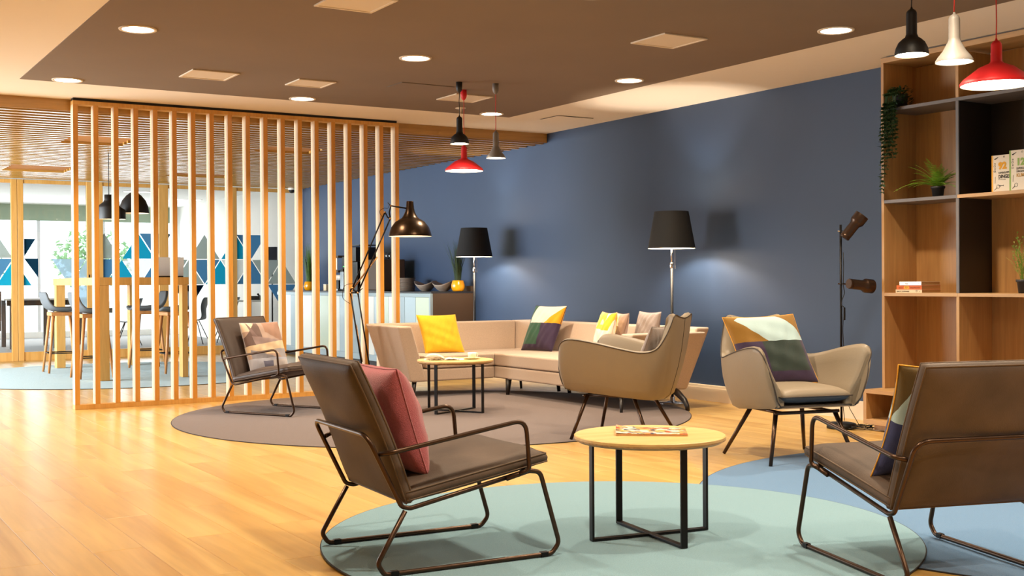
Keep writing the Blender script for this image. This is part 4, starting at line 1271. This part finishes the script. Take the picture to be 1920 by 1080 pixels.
# ------------------------------------------------------------------ floor lamps with black shades
def floor_lamp(x, y, label, en):
    t = thing('floor_lamp', label, 'floor lamp', (x, y, 0))
    b = nb(); lathe(b, [(0, 0.0), (0.15, 0.0), (0.152, 0.004), (0.15, 0.014), (0.05, 0.018), (0.022, 0.026), (0.02, 0.06), (0, 0.06)], 48)
    obj('base', b, M['chrome'], t, smooth=True)
    b = nb(); tube(b, [(0, 0, 0.04), (0, 0, 1.225)], 0.0135, 12); obj('pole', b, M['black'], t, smooth=True)
    b = nb(); tube(b, [(0, 0, 1.215), (0, 0, 1.455)], 0.009, 12); lathe(b, [(0.016, 1.212), (0.018, 1.22), (0.018, 1.255), (0.014, 1.262)], 16)
    obj('upper_pole', b, M['chrome'], t, smooth=True)
    b = nb(); tube(b, [(0.028, -0.012, 1.47), (0.028, -0.012, 1.235)], 0.0022, 5); tube(b, [(0.028, -0.012, 1.235), (0.028, -0.012, 1.205)], 0.006, 8)
    obj('pull_chain', b, M['chrome'], t)
    r0, r1, z0, z1 = 0.212, 0.152, 1.387, 1.718
    b = nb(); lathe(b, [(r0, z0), (r1, z1)], 56, capb=False, capt=False)
    lathe(b, [(r1-0.003, z1), (r0-0.003, z0)], 56, capb=False, capt=False, mi=1)
    lathe(b, [(r0-0.003, z0), (r0, z0)], 56, capb=False, capt=False); lathe(b, [(r1, z1), (r1-0.003, z1)], 56, capb=False, capt=False)
    obj('lamp_shade', b, [M['shade'], M['shadein']], t, smooth=True).modifiers.new('es', 'EDGE_SPLIT')
    b = nb()
    for k in range(3):
        a = k*2*PI/3; tube(b, [(0, 0, 1.44), ((r0-0.02)*math.cos(a), (r0-0.02)*math.sin(a), 1.43)], 0.002, 5)
    obj('shade_carrier', b, M['chrome'], t)
    b = nb(); lathe(b, [(0, 1.465), (0.013, 1.470), (0.02, 1.485), (0.013, 1.50), (0.006, 1.503), (0, 1.504)], 18); obj('bulb', b, M['bulbs'], t, smooth=True)
    light('floor_lamp_glow', 'POINT', (x, y, 1.485), en, (1.0, 0.86, 0.70), shadow_soft_size=0.03)
floor_lamp(6.79, 8.317, 'floor lamp with black drum shade behind the sofa, nearer one', 110)
floor_lamp(6.79, 11.878, 'floor lamp with black drum shade next to the counter, farther one', 110)

# architect lamp with bowl shade
t = thing('arc_floor_lamp', 'tall jointed black floor lamp with bowl shade in front of the divider', 'floor lamp', (4.70, 10.251, 0))
A = Vector((0.8520, -0.5236, 0))   # plane of the arms
def ap(u, z, v=0.0):
    n_ = Vector((0.5236, 0.8520, 0)); q = A*u+n_*v
    return (q.x, q.y, z)
o0 = Vector((4.70, 10.251)); 
def U(x_, y_): return (Vector((x_, y_))-o0).dot(Vector((0.852, -0.5236)))
b = nb(); lathe(b, [(0, 0.0), (0.16, 0.0), (0.16, 0.018), (0.03, 0.024), (0.02, 0.05), (0, 0.05)], 40); obj('base', b, M['metalk'], t, smooth=True)
def bar(name, p, q, r=0.0075, m=None, v=0.0):
    b = nb(); tube(b, [ap(p[0], p[1], v), ap(q[0], q[1], v)], r, 8); return obj(name, b, m or M['metalk'], t, smooth=True)
jl, jr = (U(4.566, 10.34), 1.003), (U(4.626, 10.303), 1.003)
bar('post', (0, 0.04), (0.0, 0.16), 0.011)
bar('lower_arm', (-0.035, 0.17), jl); bar('lower_arm', (0.035, 0.17), jr)
b = nb(); tube(b, [ap(-0.035, 0.17), ap(0.035, 0.17)], 0.008, 8); obj('bracket', b, M['metalk'], t, smooth=True)
ul, ur = (U(4.583, 10.329), 1.048), (U(4.63, 10.30), 1.018)
tl, tr_ = (U(4.850, 10.17), 1.76), (U(4.892, 10.143), 1.699)
b = nb(); tube(b, fillet([ap(*jl), ap(jl[0]+0.004, 1.035), ap(*ul)], 0.02), 0.008, 8); tube(b, [ap(*jl), ap(*jr)], 0.007, 8); tube(b, [ap(*ul), ap(jl[0]+0.04, 1.02), ap(*jr)], 0.007, 8)
obj('elbow', b, M['metalk'], t, smooth=True)
bar('upper_arm', ul, tl); bar('upper_arm', jr, tr_)
th0 = (U(4.898, 10.141), 1.82)
b = nb(); tube(b, [ap(*tl), ap((tl[0]+tr_[0])/2, 1.712), ap(*tr_)], 0.007, 8); tube(b, [ap(*tr_), ap(tr_[0]-0.01, 1.76), ap(*th0)], 0.007, 8)
obj('top_bracket', b, M['metalk'], t, smooth=True)
hd_ = (U(5.022, 10.064), 1.795)
bar('head_arm', th0, hd_, 0.007)
for (p, q) in (((jl[0]+0.05, 0.70), (jr[0]+0.035, 0.35)), ((ul[0]+0.005, 1.045), (tl[0]-0.075, 1.34))):
    bar('spring', (p[0] if p[1] < 1 else p[0], p[1]), q, 0.008, M['copper'], 0.012)
for p in (jl, jr, ul, tl, tr_, th0):
    b = nb(); tube(b, [ap(p[0], p[1], -0.018), ap(p[0], p[1], 0.018)], 0.009, 10); obj('joint_screw', b, M['copper'], t, smooth=True)
b = nb(); tube(b, fillet([ap(jl[0], 0.90, -0.02), ap(jl[0]-0.075, 0.95, -0.02), ap(jl[0]-0.06, 1.08, -0.02), ap(ul[0]+0.02, 1.09, -0.02)], 0.06), 0.0025, 6)
tube(b, fillet([ap(tl[0]-0.02, 1.71, -0.02), ap(tl[0]-0.06, 1.77, -0.02), ap(tl[0], 1.80, -0.02), ap(tl[0]+0.03, 1.79, -0.02), ap(th0[0]-0.01, 1.83, -0.02)], 0.03), 0.0025, 6)
obj('cable', b, M['cord'], t, smooth=True)
bar('locking_handle', (jr[0], 1.005), (jr[0]+0.045, 1.045), 0.004); bar('locking_handle', (th0[0], 1.82), (th0[0]-0.03, 1.85), 0.004)
sx, sy = 5.050-4.70, 10.046-10.251
RZ = 1.532
b = nb(); out = [(0.203, RZ), (0.203, RZ+0.004), (0.198, RZ+0.03), (0.178, RZ+0.085), (0.14, RZ+0.135), (0.10, RZ+0.16), (0.082, RZ+0.168), (0.066, RZ+0.19), (0.048, RZ+0.225), (0.038, RZ+0.265), (0.033, RZ+0.325), (0.031, RZ+0.33), (0, RZ+0.331)]
lathe(b, out, 56, c=(sx, sy), capb=False)
lathe(b, [(0.203, RZ)]+[(a-0.004, c) for a, c in out[1:9]]+[(0, out[8][1])], 56, c=(sx, sy), capb=False, mi=1)
obj('lamp_shade', b, [mat('bronze_shade', '3a2a1c', 0.3, 0.85), M['shadein']], t, smooth=True)
b = nb(); lathe(b, [(0.085, RZ+0.168), (0.087, RZ+0.165), (0.085, RZ+0.162)], 40, c=(sx, sy), capb=False, capt=False); obj('shade_collar', b, M['metalk'], t, smooth=True)
b = nb(); lathe(b, [(0, RZ+0.045), (0.02, RZ+0.055), (0.03, RZ+0.075), (0.02, RZ+0.10), (0.012, RZ+0.14), (0, RZ+0.14)], 20, c=(sx, sy)); obj('bulb', b, M['bulbs'], t, smooth=True)
light('arc_lamp_glow', 'POINT', (5.05, 10.046, RZ+0.075), 9, WARM, shadow_soft_size=0.04)

# twin spot floor lamp
t = thing('spot_floor_lamp', 'slim dark floor lamp with two tubular spot heads by the blue wall', 'floor lamp', (6.671, 6.213, 0))
b = nb(); lathe(b, [(0, 0.0), (0.105, 0.0), (0.108, 0.006), (0.106, 0.036), (0.09, 0.042), (0.02, 0.045), (0, 0.045)], 6+26); obj('base', b, M['metalk'], t, smooth=True)
b = nb(); tube(b, [(0, 0, 0.03), (0, 0, 1.505)], 0.0085, 10); obj('pole', b, M['metalk'], t, smooth=True)
rt_ = Vector((0.852, -0.5236, 0)); fw_ = Vector((0.5236, 0.852, 0))
def spot(c, d, label, back=False):
    """c = tail point, d = unit axis towards the opening"""
    d = d.normalized(); L = 0.135
    prof = [(0.0, 0), (0.026, 0), (0.028, 0.003), (0.028, 0.016), (0.0268, 0.018), (0.0268, 0.02), (0.028, 0.022), (0.028, 0.092), (0.037, 0.108), (0.0395, 0.112), (0.0395, 0.158), (0.037, 0.158), (0.034, 0.12), (0, 0.115)]
    prof = [(p_*1.33, q_*1.33) for p_, q_ in prof]
    b = nb(); lathe(b, prof, 28)
    q = Vector((0, 0, 1)).rotation_difference(d).to_matrix()
    bmesh.ops.rotate(b, verts=b.verts, cent=(0, 0, 0), matrix=q); bmesh.ops.translate(b, verts=b.verts, vec=c)
    o = obj('spot_head', b, M['metalb'], t, smooth=True); o.modifiers.new('es', 'EDGE_SPLIT').split_angle = R(40)
    b = nb(); lathe(b, [(0.0285, 0.094), (0.0385, 0.108), (0.0385, 0.098)], 28, capb=False, capt=False)
    b.free()
    m_ = c+d*0.06
    b = nb(); tube(b, [m_, Vector((0, 0, m_.z+0.005))-fw_*0.0], 0.006, 8); tube(b, [Vector((0, 0, m_.z+0.005))-rt_*0.022, Vector((0, 0, m_.z+0.005))+rt_*0.01], 0.005, 8)
    obj('clamp', b, M['chrome'] if not back else M['metalb'], t, smooth=True)
spot(rt_*0.010-fw_*0.055+Vector((0, 0, 1.405)), rt_*0.62-fw_*0.1+Vector((0, 0, 0.80)), '')
spot(rt_*0.040-fw_*0.06+Vector((0, 0, 1.070)), rt_*0.86+fw_*0.35-Vector((0, 0, 0.10)), '', True)
b = nb()
rn = random.Random(4)
tube(b, fillet([(0.005, -0.02, 1.30), (0.012, -0.016, 1.2), (0.006, -0.018, 1.05), (0.018, -0.02, 1.0), (-0.012, -0.022, 0.95), (-0.02, -0.02, 0.905), (0.012, -0.022, 0.90), (0.006, -0.018, 0.86), (-0.004, -0.02, 0.72), (0.01, -0.016, 0.6), (-0.014, -0.02, 0.45), (-0.008, -0.02, 0.2), (0.0, -0.03, 0.06)], 0.02, 4), 0.0028, 6)
obj('lamp_cable', b, M['cord'], t, smooth=True)
obj('cable_switch', bx(-0.002, 0.012, -0.034, -0.02, 0.80, 0.895), M['metalk'], t, bevel=0.004)
t = thing('power_cable', 'tangled black power cable on the floor beside the spot lamp base', 'cable', (6.72, 6.19, 0))
b = nb()
pts = []
for k in range(52):
    a = k*0.62; rr = 0.05+0.10*((k*37) % 11)/11
    pts.append((0.02+rr*math.cos(a)*1.0, -0.10+rr*math.sin(a)*0.6, 0.005+0.030*((k*13) % 7)/7))
pts = fillet(pts, 0.03, 3)
tube(b, pts, 0.0026, 5)
tube(b, fillet([(-0.05, -0.06, 0.02), (0.10, 0.02, 0.008), (0.25, 0.06, 0.006), (0.42, -0.03, 0.05), (0.47, -0.04, 0.16)], 0.05), 0.0026, 5)
tube(b, fillet([(0.05, -0.06, 0.02), (-0.02, -0.03, 0.15), (-0.06, -0.02, 0.26), (-0.05, 0.01, 0.33)], 0.05), 0.0026, 5)
obj('cable_loop', b, M['cord'], t, smooth=True)

# ------------------------------------------------------------------ counter with its things
XC, YC0, YC1, ZC = 6.60, 12.60, 17.75, 0.975
t = thing('bar_counter', 'long buffet counter with pale coloured glass panels and dark end', 'counter', (0, 0, 0))
obj('carcass', bx(XC+0.03, XW-0.025, YC0+0.02, YC1, 0.07, ZC-0.03), M['umber'], t)
obj('plinth', bx(XC+0.09, XW-0.03, YC0+0.05, YC1-0.04, 0, 0.07), M['blackb'], t)
obj('worktop', bx(XC+0.004, XW-0.003, YC0-0.004, YC1+0.006, ZC-0.012, ZC+0.008), M['top'], t, bevel=0.002)
obj('front_rail', bx(XC-0.004, XC+0.03, YC0, YC1, ZC-0.058, ZC-0.013), M['counterm'], t, bevel=0.002)
obj('front_rail', bx(XC-0.004, XC+0.03, YC0, YC1, 0.07, 0.15), M['gs'], t, bevel=0.002)
obj('corner_post', bx(XC-0.004, XC+0.03, YC0-0.001, YC0+0.035, 0.15, ZC-0.058), M['counterm'], t)
obj('end_panel', bx(XC+0.03, XW-0.025, YC0-0.002, YC0+0.019, 0.02, ZC-0.013), M['umber'], t)
obj('upstand', bx(XW-0.05, XW-0.003, YC0+0.02, YC0+0.4, ZC+0.009, ZC+0.075), M['umber'], t)
yy = YC0+0.037
seq = ['gg', 'gb', 'gs', 'gw', 'gg', 'gb', 'gw', 'gs', 'gb', 'gw', 'gg', 'gb', 'gw', 'gs', 'gw']
wd = [0.36, 0.30, 0.12, 0.34, 0.26, 0.18, 0.42, 0.3, 0.4, 0.34, 0.4, 0.3, 0.42, 0.4, 0.4]
for s, w_ in zip(seq, wd):
    y1 = min(yy+w_, YC1-0.01)
    if y1-yy > 0.05: obj('glass_panel', bx(XC, XC+0.012, yy, y1-0.006, 0.152, ZC-0.06), M[s], t)
    yy = y1
zc = ZC+0.0085
def vase(x, y, label, seed, hgt):
    t = thing('vase_with_grass', label, 'vase', (x, y, zc))
    b = nb(); lathe(b, [(0, 0), (0.055, 0), (0.072, 0.015), (0.083, 0.05), (0.082, 0.085), (0.068, 0.13), (0.066, 0.135), (0.06, 0.135), (0.06, 0.12), (0, 0.12)], 32)
    obj('vase_body', b, M['vase'], t, smooth=True)
    rn = random.Random(seed); b = nb()
    for i in range(150):
        a = rn.uniform(0, 2*PI); L = rn.uniform(0.5, 1)*hgt; sp = rn.uniform(0.02, 0.2)*(L/hgt)
        p0 = Vector((0.045*math.cos(a)*rn.random(), 0.045*math.sin(a)*rn.random(), 0.12)); d = Vector((math.cos(a), math.sin(a), 0))
        pr_ = None; w0 = 0.0035
        sd = Vector((-math.sin(a), math.cos(a), 0))
        for k in range(6):
            s = k/5; c = p0+d*sp*s**1.7+Vector((0, 0, L*s)); w_ = w0*(1-s)+0.0006
            cur = (b.verts.new(c-sd*w_), b.verts.new(c+sd*w_))
            if pr_: b.faces.new((pr_[0], pr_[1], cur[1], cur[0]))
            pr_ = cur
    tag(obj('grass_blades', b, M['grassg'] if seed % 2 else M['grassd'], t), kind='stuff')
vase(7.03, 12.70, 'yellow vase with tall dark grass behind the far floor lamp', 2, 0.52)
vase(6.85, 17.05, 'yellow vase with green grass at the far left end of the counter', 3, 0.62)
def bowl(x, y, label, rz):
    t = thing('serving_bowl', label, 'bowl', (x, y, zc), rz)
    b = nb(); n = 40; P = [(0.045, 0), (0.05, 0.006), (0.075, 0.02), (0.105, 0.05), (0.125, 0.085), (0.132, 0.105), (0.128, 0.105), (0.118, 0.083), (0.095, 0.05), (0.06, 0.022), (0, 0.016)]
    lathe(b, [(0, 0)]+P, n, capb=False)
    for v in b.verts:
        r_ = math.hypot(v.co.x, v.co.y); w_ = max(0, (v.co.z-0.03)/0.075)
        c2 = math.cos(2*math.atan2(v.co.y, v.co.x)) if r_ > 1e-6 else 0
        v.co.z += 0.028*c2*w_; v.co.x *= 1+0.16*w_; v.co.y *= 1-0.05*w_
    obj('bowl_body', b, M['stone'], t, smooth=True)
bowl(7.0, 13.02, 'taupe boat-shaped bowl next to the yellow vase', R(-62))
bowl(6.95, 13.40, 'taupe boat-shaped bowl next to the plate stack', R(-60))
PL_ = ['taupe plate at the very bottom of the plate stack on the counter']+['taupe plate, %s from the bottom of the plate stack on the counter' % w_ for w_ in ('second', 'third', 'fourth', 'fifth')]+['taupe plate in the exact middle of the plate stack on the counter']
PL_ += ['taupe plate, %s from the top of the plate stack on the counter' % w_ for w_ in ('fifth', 'fourth', 'third', 'second')]+['taupe plate at the very top of the plate stack on the counter']
for k in range(11):
    t = thing('plate', PL_[k], 'plate', (6.90, 13.83, zc+k*0.0155), 0, 'taupe plates stacked on the counter')
    b = nb(); lathe(b, [(0, 0), (0.07, 0), (0.108, 0.009), (0.112, 0.0135), (0.11, 0.0148), (0.07, 0.005), (0, 0.005)], 36); obj('disc', b, M['stone'], t, smooth=True)
# coffee machines
t = thing('coffee_machine', 'dark brown box coffee machine on the counter behind the divider', 'coffee machine', (6.86, 14.48, zc))
obj('housing', bx(-0.2, 0.2, -0.28, 0.20, 0.012, 0.42), M['umber'], t, bevel=0.01)
obj('side_strip', bx(-0.206, -0.2, 0.16, 0.20, 0.03, 0.41), M['steel'], t)
obj('foot_strip', bx(-0.19, 0.19, -0.27, 0.19, 0, 0.012), M['hood'], t)
obj('badge', bx(-0.2035, -0.2, 0.06, 0.15, 0.03, 0.042), M['steel'], t)
for k in range(4):
    g = thing('drinking_glass', 'small upturned glass on the brown coffee machine, '+('nearer the viewer' if k < 2 else 'farther from the viewer')+(', away from the wall' if k % 2 == 0 else ', by the wall'), 'glass', (6.80+0.09*(k % 2), 14.28+0.1*(k//2), zc+0.4205), 0, 'glasses on the coffee machine')
    b = nb(); lathe(b, [(0.034, 0), (0.036, 0.002), (0.03, 0.085), (0.027, 0.09), (0, 0.09)], 20, capb=False); obj('glass_wall', b, M['pane'], g, smooth=True)
t = thing('coffee_machine', 'tall black coffee machine with bean hopper behind the divider', 'coffee machine', (6.86, 15.20, zc))
obj('housing', bx(-0.16, 0.2, -0.26, 0.26, 0.0, 0.48), M['hood'], t, bevel=0.008)
obj('head', bx(-0.2, 0.2, -0.30, 0.02, 0.40, 0.60), M['hood'], t, bevel=0.008)
obj('bean_hopper', bx(-0.12, 0.12, 0.02, 0.24, 0.485, 0.62), M['pane'], t, bevel=0.004)
obj('hopper_lid', bx(-0.13, 0.13, -0.27, 0.25, 0.622, 0.635), M['hood'], t)
obj('silver_post', bx(-0.19, -0.17, 0.035, 0.06, 0.46, 0.625), M['steel'], t)
obj('spout', bx(-0.21, -0.16, 0.12, 0.20, 0.27, 0.31), M['hood'], t, bevel=0.004)
obj('display', bx(-0.166, -0.16, 0.12, 0.21, 0.335, 0.345), M['led'], t)
obj('milk_tank', bx(-0.21, -0.165, 0.10, 0.21, 0.02, 0.27), M['steel'], t, bevel=0.006)
t = thing('cup_stand', 'silver stand with tea boxes and cups on the counter behind the divider', 'stand', (6.86, 15.78, zc))
obj('drip_tray', bx(-0.15, 0.12, -0.14, 0.16, 0, 0.03), M['steel'], t, bevel=0.003)
obj('black_drawer', bx(-0.13, 0.12, -0.13, 0.12, 0.032, 0.15), M['hood'], t, bevel=0.003)
obj('upright', bx(-0.145, -0.13, 0.09, 0.105, 0.03, 0.5), M['steel'], t)
for z_ in (0.26, 0.47): obj('shelf', bx(-0.14, 0.12, -0.14, 0.14, z_, z_+0.03), M['umber'], t)
for k in range(2): obj('card_sheet', bx(-0.148, -0.142, -0.12+0.0, 0.07, 0.30, 0.465), M['cup'], t) if k == 0 else obj('blue_strap', bx(-0.152, -0.147, 0.07, 0.095, 0.30, 0.50), M['blueprint'], t)
for k in range(3):
    g = thing('paper_cup', ('nearest', 'middle', 'farthest')[k]+' of the three white cups in the silver stand', 'cup', (6.80, 15.70+0.07*k, zc+0.1505), 0, 'cups in the silver stand')
    b = nb(); lathe(b, [(0, 0), (0.022, 0), (0.03, 0.075), (0.028, 0.075), (0.021, 0.004), (0, 0.004)], 18); obj('cup_wall', b, M['cup'], g, smooth=True)
t = thing('sugar_box', 'small cream box on the counter, left of the silver stand', 'box', (6.83, 16.30, zc))
obj('carton', bx(-0.04, 0.04, -0.05, 0.05, 0, 0.085), M['cream'], t, bevel=0.003)
obj('lid', bx(-0.042, 0.042, -0.052, 0.052, 0.0855, 0.094), M['cup'], t, bevel=0.002)

# security camera at the end of the slatted ceiling
t = thing('security_camera', 'small dark dome camera under the slatted ceiling by the blue wall', 'camera', (6.985, 18.1, 2.62))
b = nb(); lathe(b, [(0.06, 0), (0.06, -0.03), (0, -0.03)], 24); obj('mount', b, M['cup'], t, smooth=False)
b = nb(); lathe(b, [(0.048, -0.031), (0.044, -0.055), (0.028, -0.075), (0, -0.083)], 24, capb=False); obj('dome', b, M['black'], t, smooth=True)

# ------------------------------------------------------------------ bar table, stools, laptop
t = thing('bar_table', 'tall oak bar table behind the slatted divider', 'table', (0, 0, 0.0095))
obj('table_top', bx(3.03, 4.05, 13.80, 16.42, 1.075, 1.165), M['frame'], t, bevel=0.003)
for xa, xb in ((3.04, 3.15), (3.975, 4.04)):
    for ya, yb in ((13.81, 13.95), (16.26, 16.40)):
        obj('leg', bx(xa, xb, ya, yb, 0, 1.075), M['frame'], t, bevel=0.002)
def stool(x, y, rz):
    t = thing('bar_stool', '', 'stool', (x, y, 0.0095), rz)
    for sx_ in (-1, 1):
        for sy_ in (-1, 1):
            b = nb(); tube(b, [(0.12*sx_, 0.12*sy_, 0.73), (0.19*sx_, 0.19*sy_, 0.0)], [0.021, 0.014], 10); obj('leg', b, M['stool'], t, smooth=True)
    obj('seat_frame', bx(-0.15, 0.15, -0.15, 0.15, 0.70, 0.745), M['stool'], t, bevel=0.006)
    b = nb(); q = 0.168
    tube(b, [(-q, -q, 0.24), (q, -q, 0.24), (q, q, 0.24), (-q, q, 0.24)], 0.007, 8, closed=True); obj('foot_ring', b, M['metalk'], t, smooth=True)
    b = nb(); G = []
    prof = [(0.23, 0.755), (0.215, 0.775), (0.12, 0.765), (0.0, 0.762), (-0.12, 0.77), (-0.19, 0.80), (-0.225, 0.87), (-0.245, 0.95), (-0.255, 1.0)]
    for i, (u_, z_) in enumerate(prof):
        w_ = (0.16, 0.2, 0.215, 0.22, 0.22, 0.215, 0.20, 0.185, 0.15)[i]
        G.append([Vector((u_+0.05*(abs(j)/6)**2*(1 if i > 4 else 0), w_*j/6, z_+(0.035 if i < 6 else 0)*(abs(j)/6)**3)) for j in range(-6, 7)])
    grid(b, G); o = obj('seat_shell', b, M['stoolg'], t, smooth=True)
    s_ = o.modifiers.new('s', 'SOLIDIFY'); s_.thickness = 0.032; s_.offset = 0.0
    su = o.modifiers.new('sub', 'SUBSURF'); su.levels = 1; su.render_levels = 1
    return t
s0 = stool(2.97, 15.55, 0)
s0['label'] = 'grey bar stool at the far left of the bar table'; s0['group'] = 'stools around the bar table'
for x, y, rz, lab in ((3.08, 14.38, R(4), 'grey bar stool at the near left corner of the bar table, behind the first slats'), (4.02, 15.55, R(178), 'grey bar stool at the far right side of the bar table'),
                      (4.12, 14.62, R(184), 'grey bar stool at the near right side of the bar table, beside the laptop')):
    s = copy_tree(s0); s.location = (x, y, 0.0095); s.rotation_euler = (0, 0, rz); s['label'] = lab
t = thing('laptop', 'open grey laptop on the bar table', 'laptop', (3.90, 14.15, 1.1752), R(-100))
obj('keyboard_base', bx(-0.12, 0.12, -0.17, 0.17, 0, 0.016), M['hood'], t, bevel=0.003)
b = nb(); hexa(b, [(0.118, -0.17, 0.017), (0.126, -0.17, 0.017), (0.126, 0.17, 0.017), (0.118, 0.17, 0.017)], [(0.19, -0.17, 0.235), (0.197, -0.17, 0.233), (0.197, 0.17, 0.233), (0.19, 0.17, 0.235)])
obj('lid', b, M['lap'], t, bevel=0.002)

# ------------------------------------------------------------------ meeting room things
def shell_chair(x, y, rz, label):
    t = thing('meeting_chair', label, 'chair', (x, y, 0), rz, 'dark chairs in the meeting room')
    b = nb(); prof = [(0.22, 0.44), (0.2, 0.455), (0.08, 0.44), (-0.08, 0.435), (-0.17, 0.46), (-0.19, 0.55), (-0.18, 0.62), (-0.2, 0.72), (-0.235, 0.82), (-0.25, 0.85)]
    wv = [0.16, 0.2, 0.225, 0.225, 0.18, 0.12, 0.13, 0.2, 0.2, 0.13]
    grid(b, [[Vector((u_+0.04*(abs(j)/5)**2*(1 if i > 4 else 0), wv[i]*j/5, z_)) for j in range(-5, 6)] for i, (u_, z_) in enumerate(prof)])
    o = obj('seat_shell', b, M['mchair'], t, smooth=True); s_ = o.modifiers.new('s', 'SOLIDIFY'); s_.thickness = 0.014
    o.modifiers.new('sub', 'SUBSURF').render_levels = 1
    for a, c in ((1, 1), (1, -1), (-1, 1), (-1, -1)):
        b = nb(); tube(b, [(0.05*a, 0.06*c, 0.43), (0.21*a, 0.21*c, 0)], 0.008, 8); obj('leg', b, M['metalk'], t, smooth=True)
shell_chair(6.93, 21.3, R(150), 'dark shell chair behind the glass, left of the white round table')
shell_chair(7.0, 21.2, R(0), 'dark shell chair behind the glass, right of another dark chair') if False else None
shell_chair(6.42, 21.5, R(146), 'dark shell chair seen between slats left of the seated lounge chair back')
shell_chair(5.2, 21.4, R(160), 'dark shell chair behind the glass beyond the bar stools')
t = thing('meeting_table', 'white round table with a phone in the meeting room', 'table', (6.90, 19.9, 0))
b = nb(); lathe(b, [(0, 0.78), (0.30, 0.78), (0.31, 0.79), (0.31, 0.81), (0, 0.81)], 40); obj('table_top', b, M['mtop'], t)
b = nb(); lathe(b, [(0, 0), (0.25, 0), (0.25, 0.02), (0.04, 0.04), (0.035, 0.78), (0, 0.78)], 28); obj('pedestal', b, M['steel'], t, smooth=False)
t = thing('desk_phone', 'black desk phone on the white round table', 'phone', (7.0, 19.88, 0.8105), R(-122))
b = nb(); hexa(b, [(-0.1, -0.09, 0), (0.1, -0.09, 0), (0.1, 0.09, 0), (-0.1, 0.09, 0)], [(-0.1, -0.09, 0.025), (0.1, -0.09, 0.07), (0.1, 0.09, 0.07), (-0.1, 0.09, 0.025)]); obj('phone_body', b, M['hood'], t, bevel=0.004)
b = nb(); tube(b, [(-0.07, 0.06, 0.055), (0.0, 0.06, 0.075), (0.09, 0.06, 0.095)], [0.02, 0.012, 0.02], 8); obj('handset', b, M['hood'], t, smooth=True)
t = thing('monitor_on_stand', 'black monitor on a thin stand behind the glass near the blue wall', 'monitor', (7.05, 19.2, 0), R(-121.6))
obj('screen', bx(-0.02, 0.02, -0.09, 0.09, 1.40, 1.71), M['screen'], t, bevel=0.004)
b = nb(); tube(b, [(0.0, 0, 1.40), (0.0, 0, 0.02)], 0.013, 8); obj('stand_pole', b, M['metalk'], t, smooth=True)
b = nb(); lathe(b, [(0, 0), (0.15, 0), (0.15, 0.015), (0, 0.02)], 24); obj('stand_foot', b, M['metalk'], t)
t = thing('meeting_desk', 'dark-edged long desk with grey legs in the bright meeting room', 'desk', (0, 0, 0))
obj('desk_top', bx(3.2, 4.75, 21.6, 22.7, 0.83, 0.86), M['mtop'], t, bevel=0.002)
obj('apron', bx(3.25, 4.70, 21.65, 21.68, 0.74, 0.829), M['blackb'], t)
for xx in (3.3, 4.0, 4.6):
    for yy in (21.7, 22.6): obj('leg', bx(xx, xx+0.07, yy-0.035, yy+0.035, 0, 0.829), M['greyb'], t)
t = thing('side_cabinet', 'grey and black cabinet at the left edge behind the glass', 'cabinet', (2.55, 19.3, 0))
obj('body', bx(-0.35, 0.27, 0, 0.4, 0.55, 1.0), M['greyb'], t, bevel=0.004)
obj('drawer_front', bx(-0.34, 0.26, -0.012, -0.001, 0.40, 0.549), M['blackb'], t)
obj('lower_shelf', bx(-0.34, 0.26, 0, 0.39, 0.40, 0.548), M['blackb'], t)
for xx in (-0.33, 0.16): obj('leg', bx(xx, xx+0.08, 0.02, 0.10, 0, 0.40), M['greyb'], t)

# outside the windows
struct('ground', bx(-40, 40, 26.2, 80, -0.15, -0.05), M['ground'])
struct('ground_2', bx(-40, -2.15, -20, 26.2, -0.15, -0.05), M['ground'])
rn = random.Random(9)
for i, (x, y, s) in enumerate(((4.5, 38, 1.6), (9.5, 44, 1.9))):
    t = thing('garden_tree', ('leafy green tree outside, seen through the left door glass', 'leafy green tree outside, behind the bar table', 'leafy green tree outside, behind the right glass pane')[i], 'tree', (x, y, -0.05))
    b = nb(); tube(b, [(0, 0, 0), (0.05, 0, s*0.8)], 0.14, 10); obj('trunk', b, M['umber'], t, smooth=True)
    b = nb()
    for k in range(900):
        d = Vector((rn.gauss(0, 1), rn.gauss(0, 1), rn.gauss(0, 1))).normalized()*s*0.6*rn.random()**0.4
        p = Vector((0, 0, s*1.1))+Vector((d.x*1.2, d.y, d.z))
        leaf(b, p, Vector((rn.uniform(-1, 1), rn.uniform(-1, 1), rn.uniform(-1, 1))), Vector((0.1, 0.3, 1)).normalized(), 0.24, 0.15)
    tag(obj('crown', b, M['leaf'], t), kind='stuff')
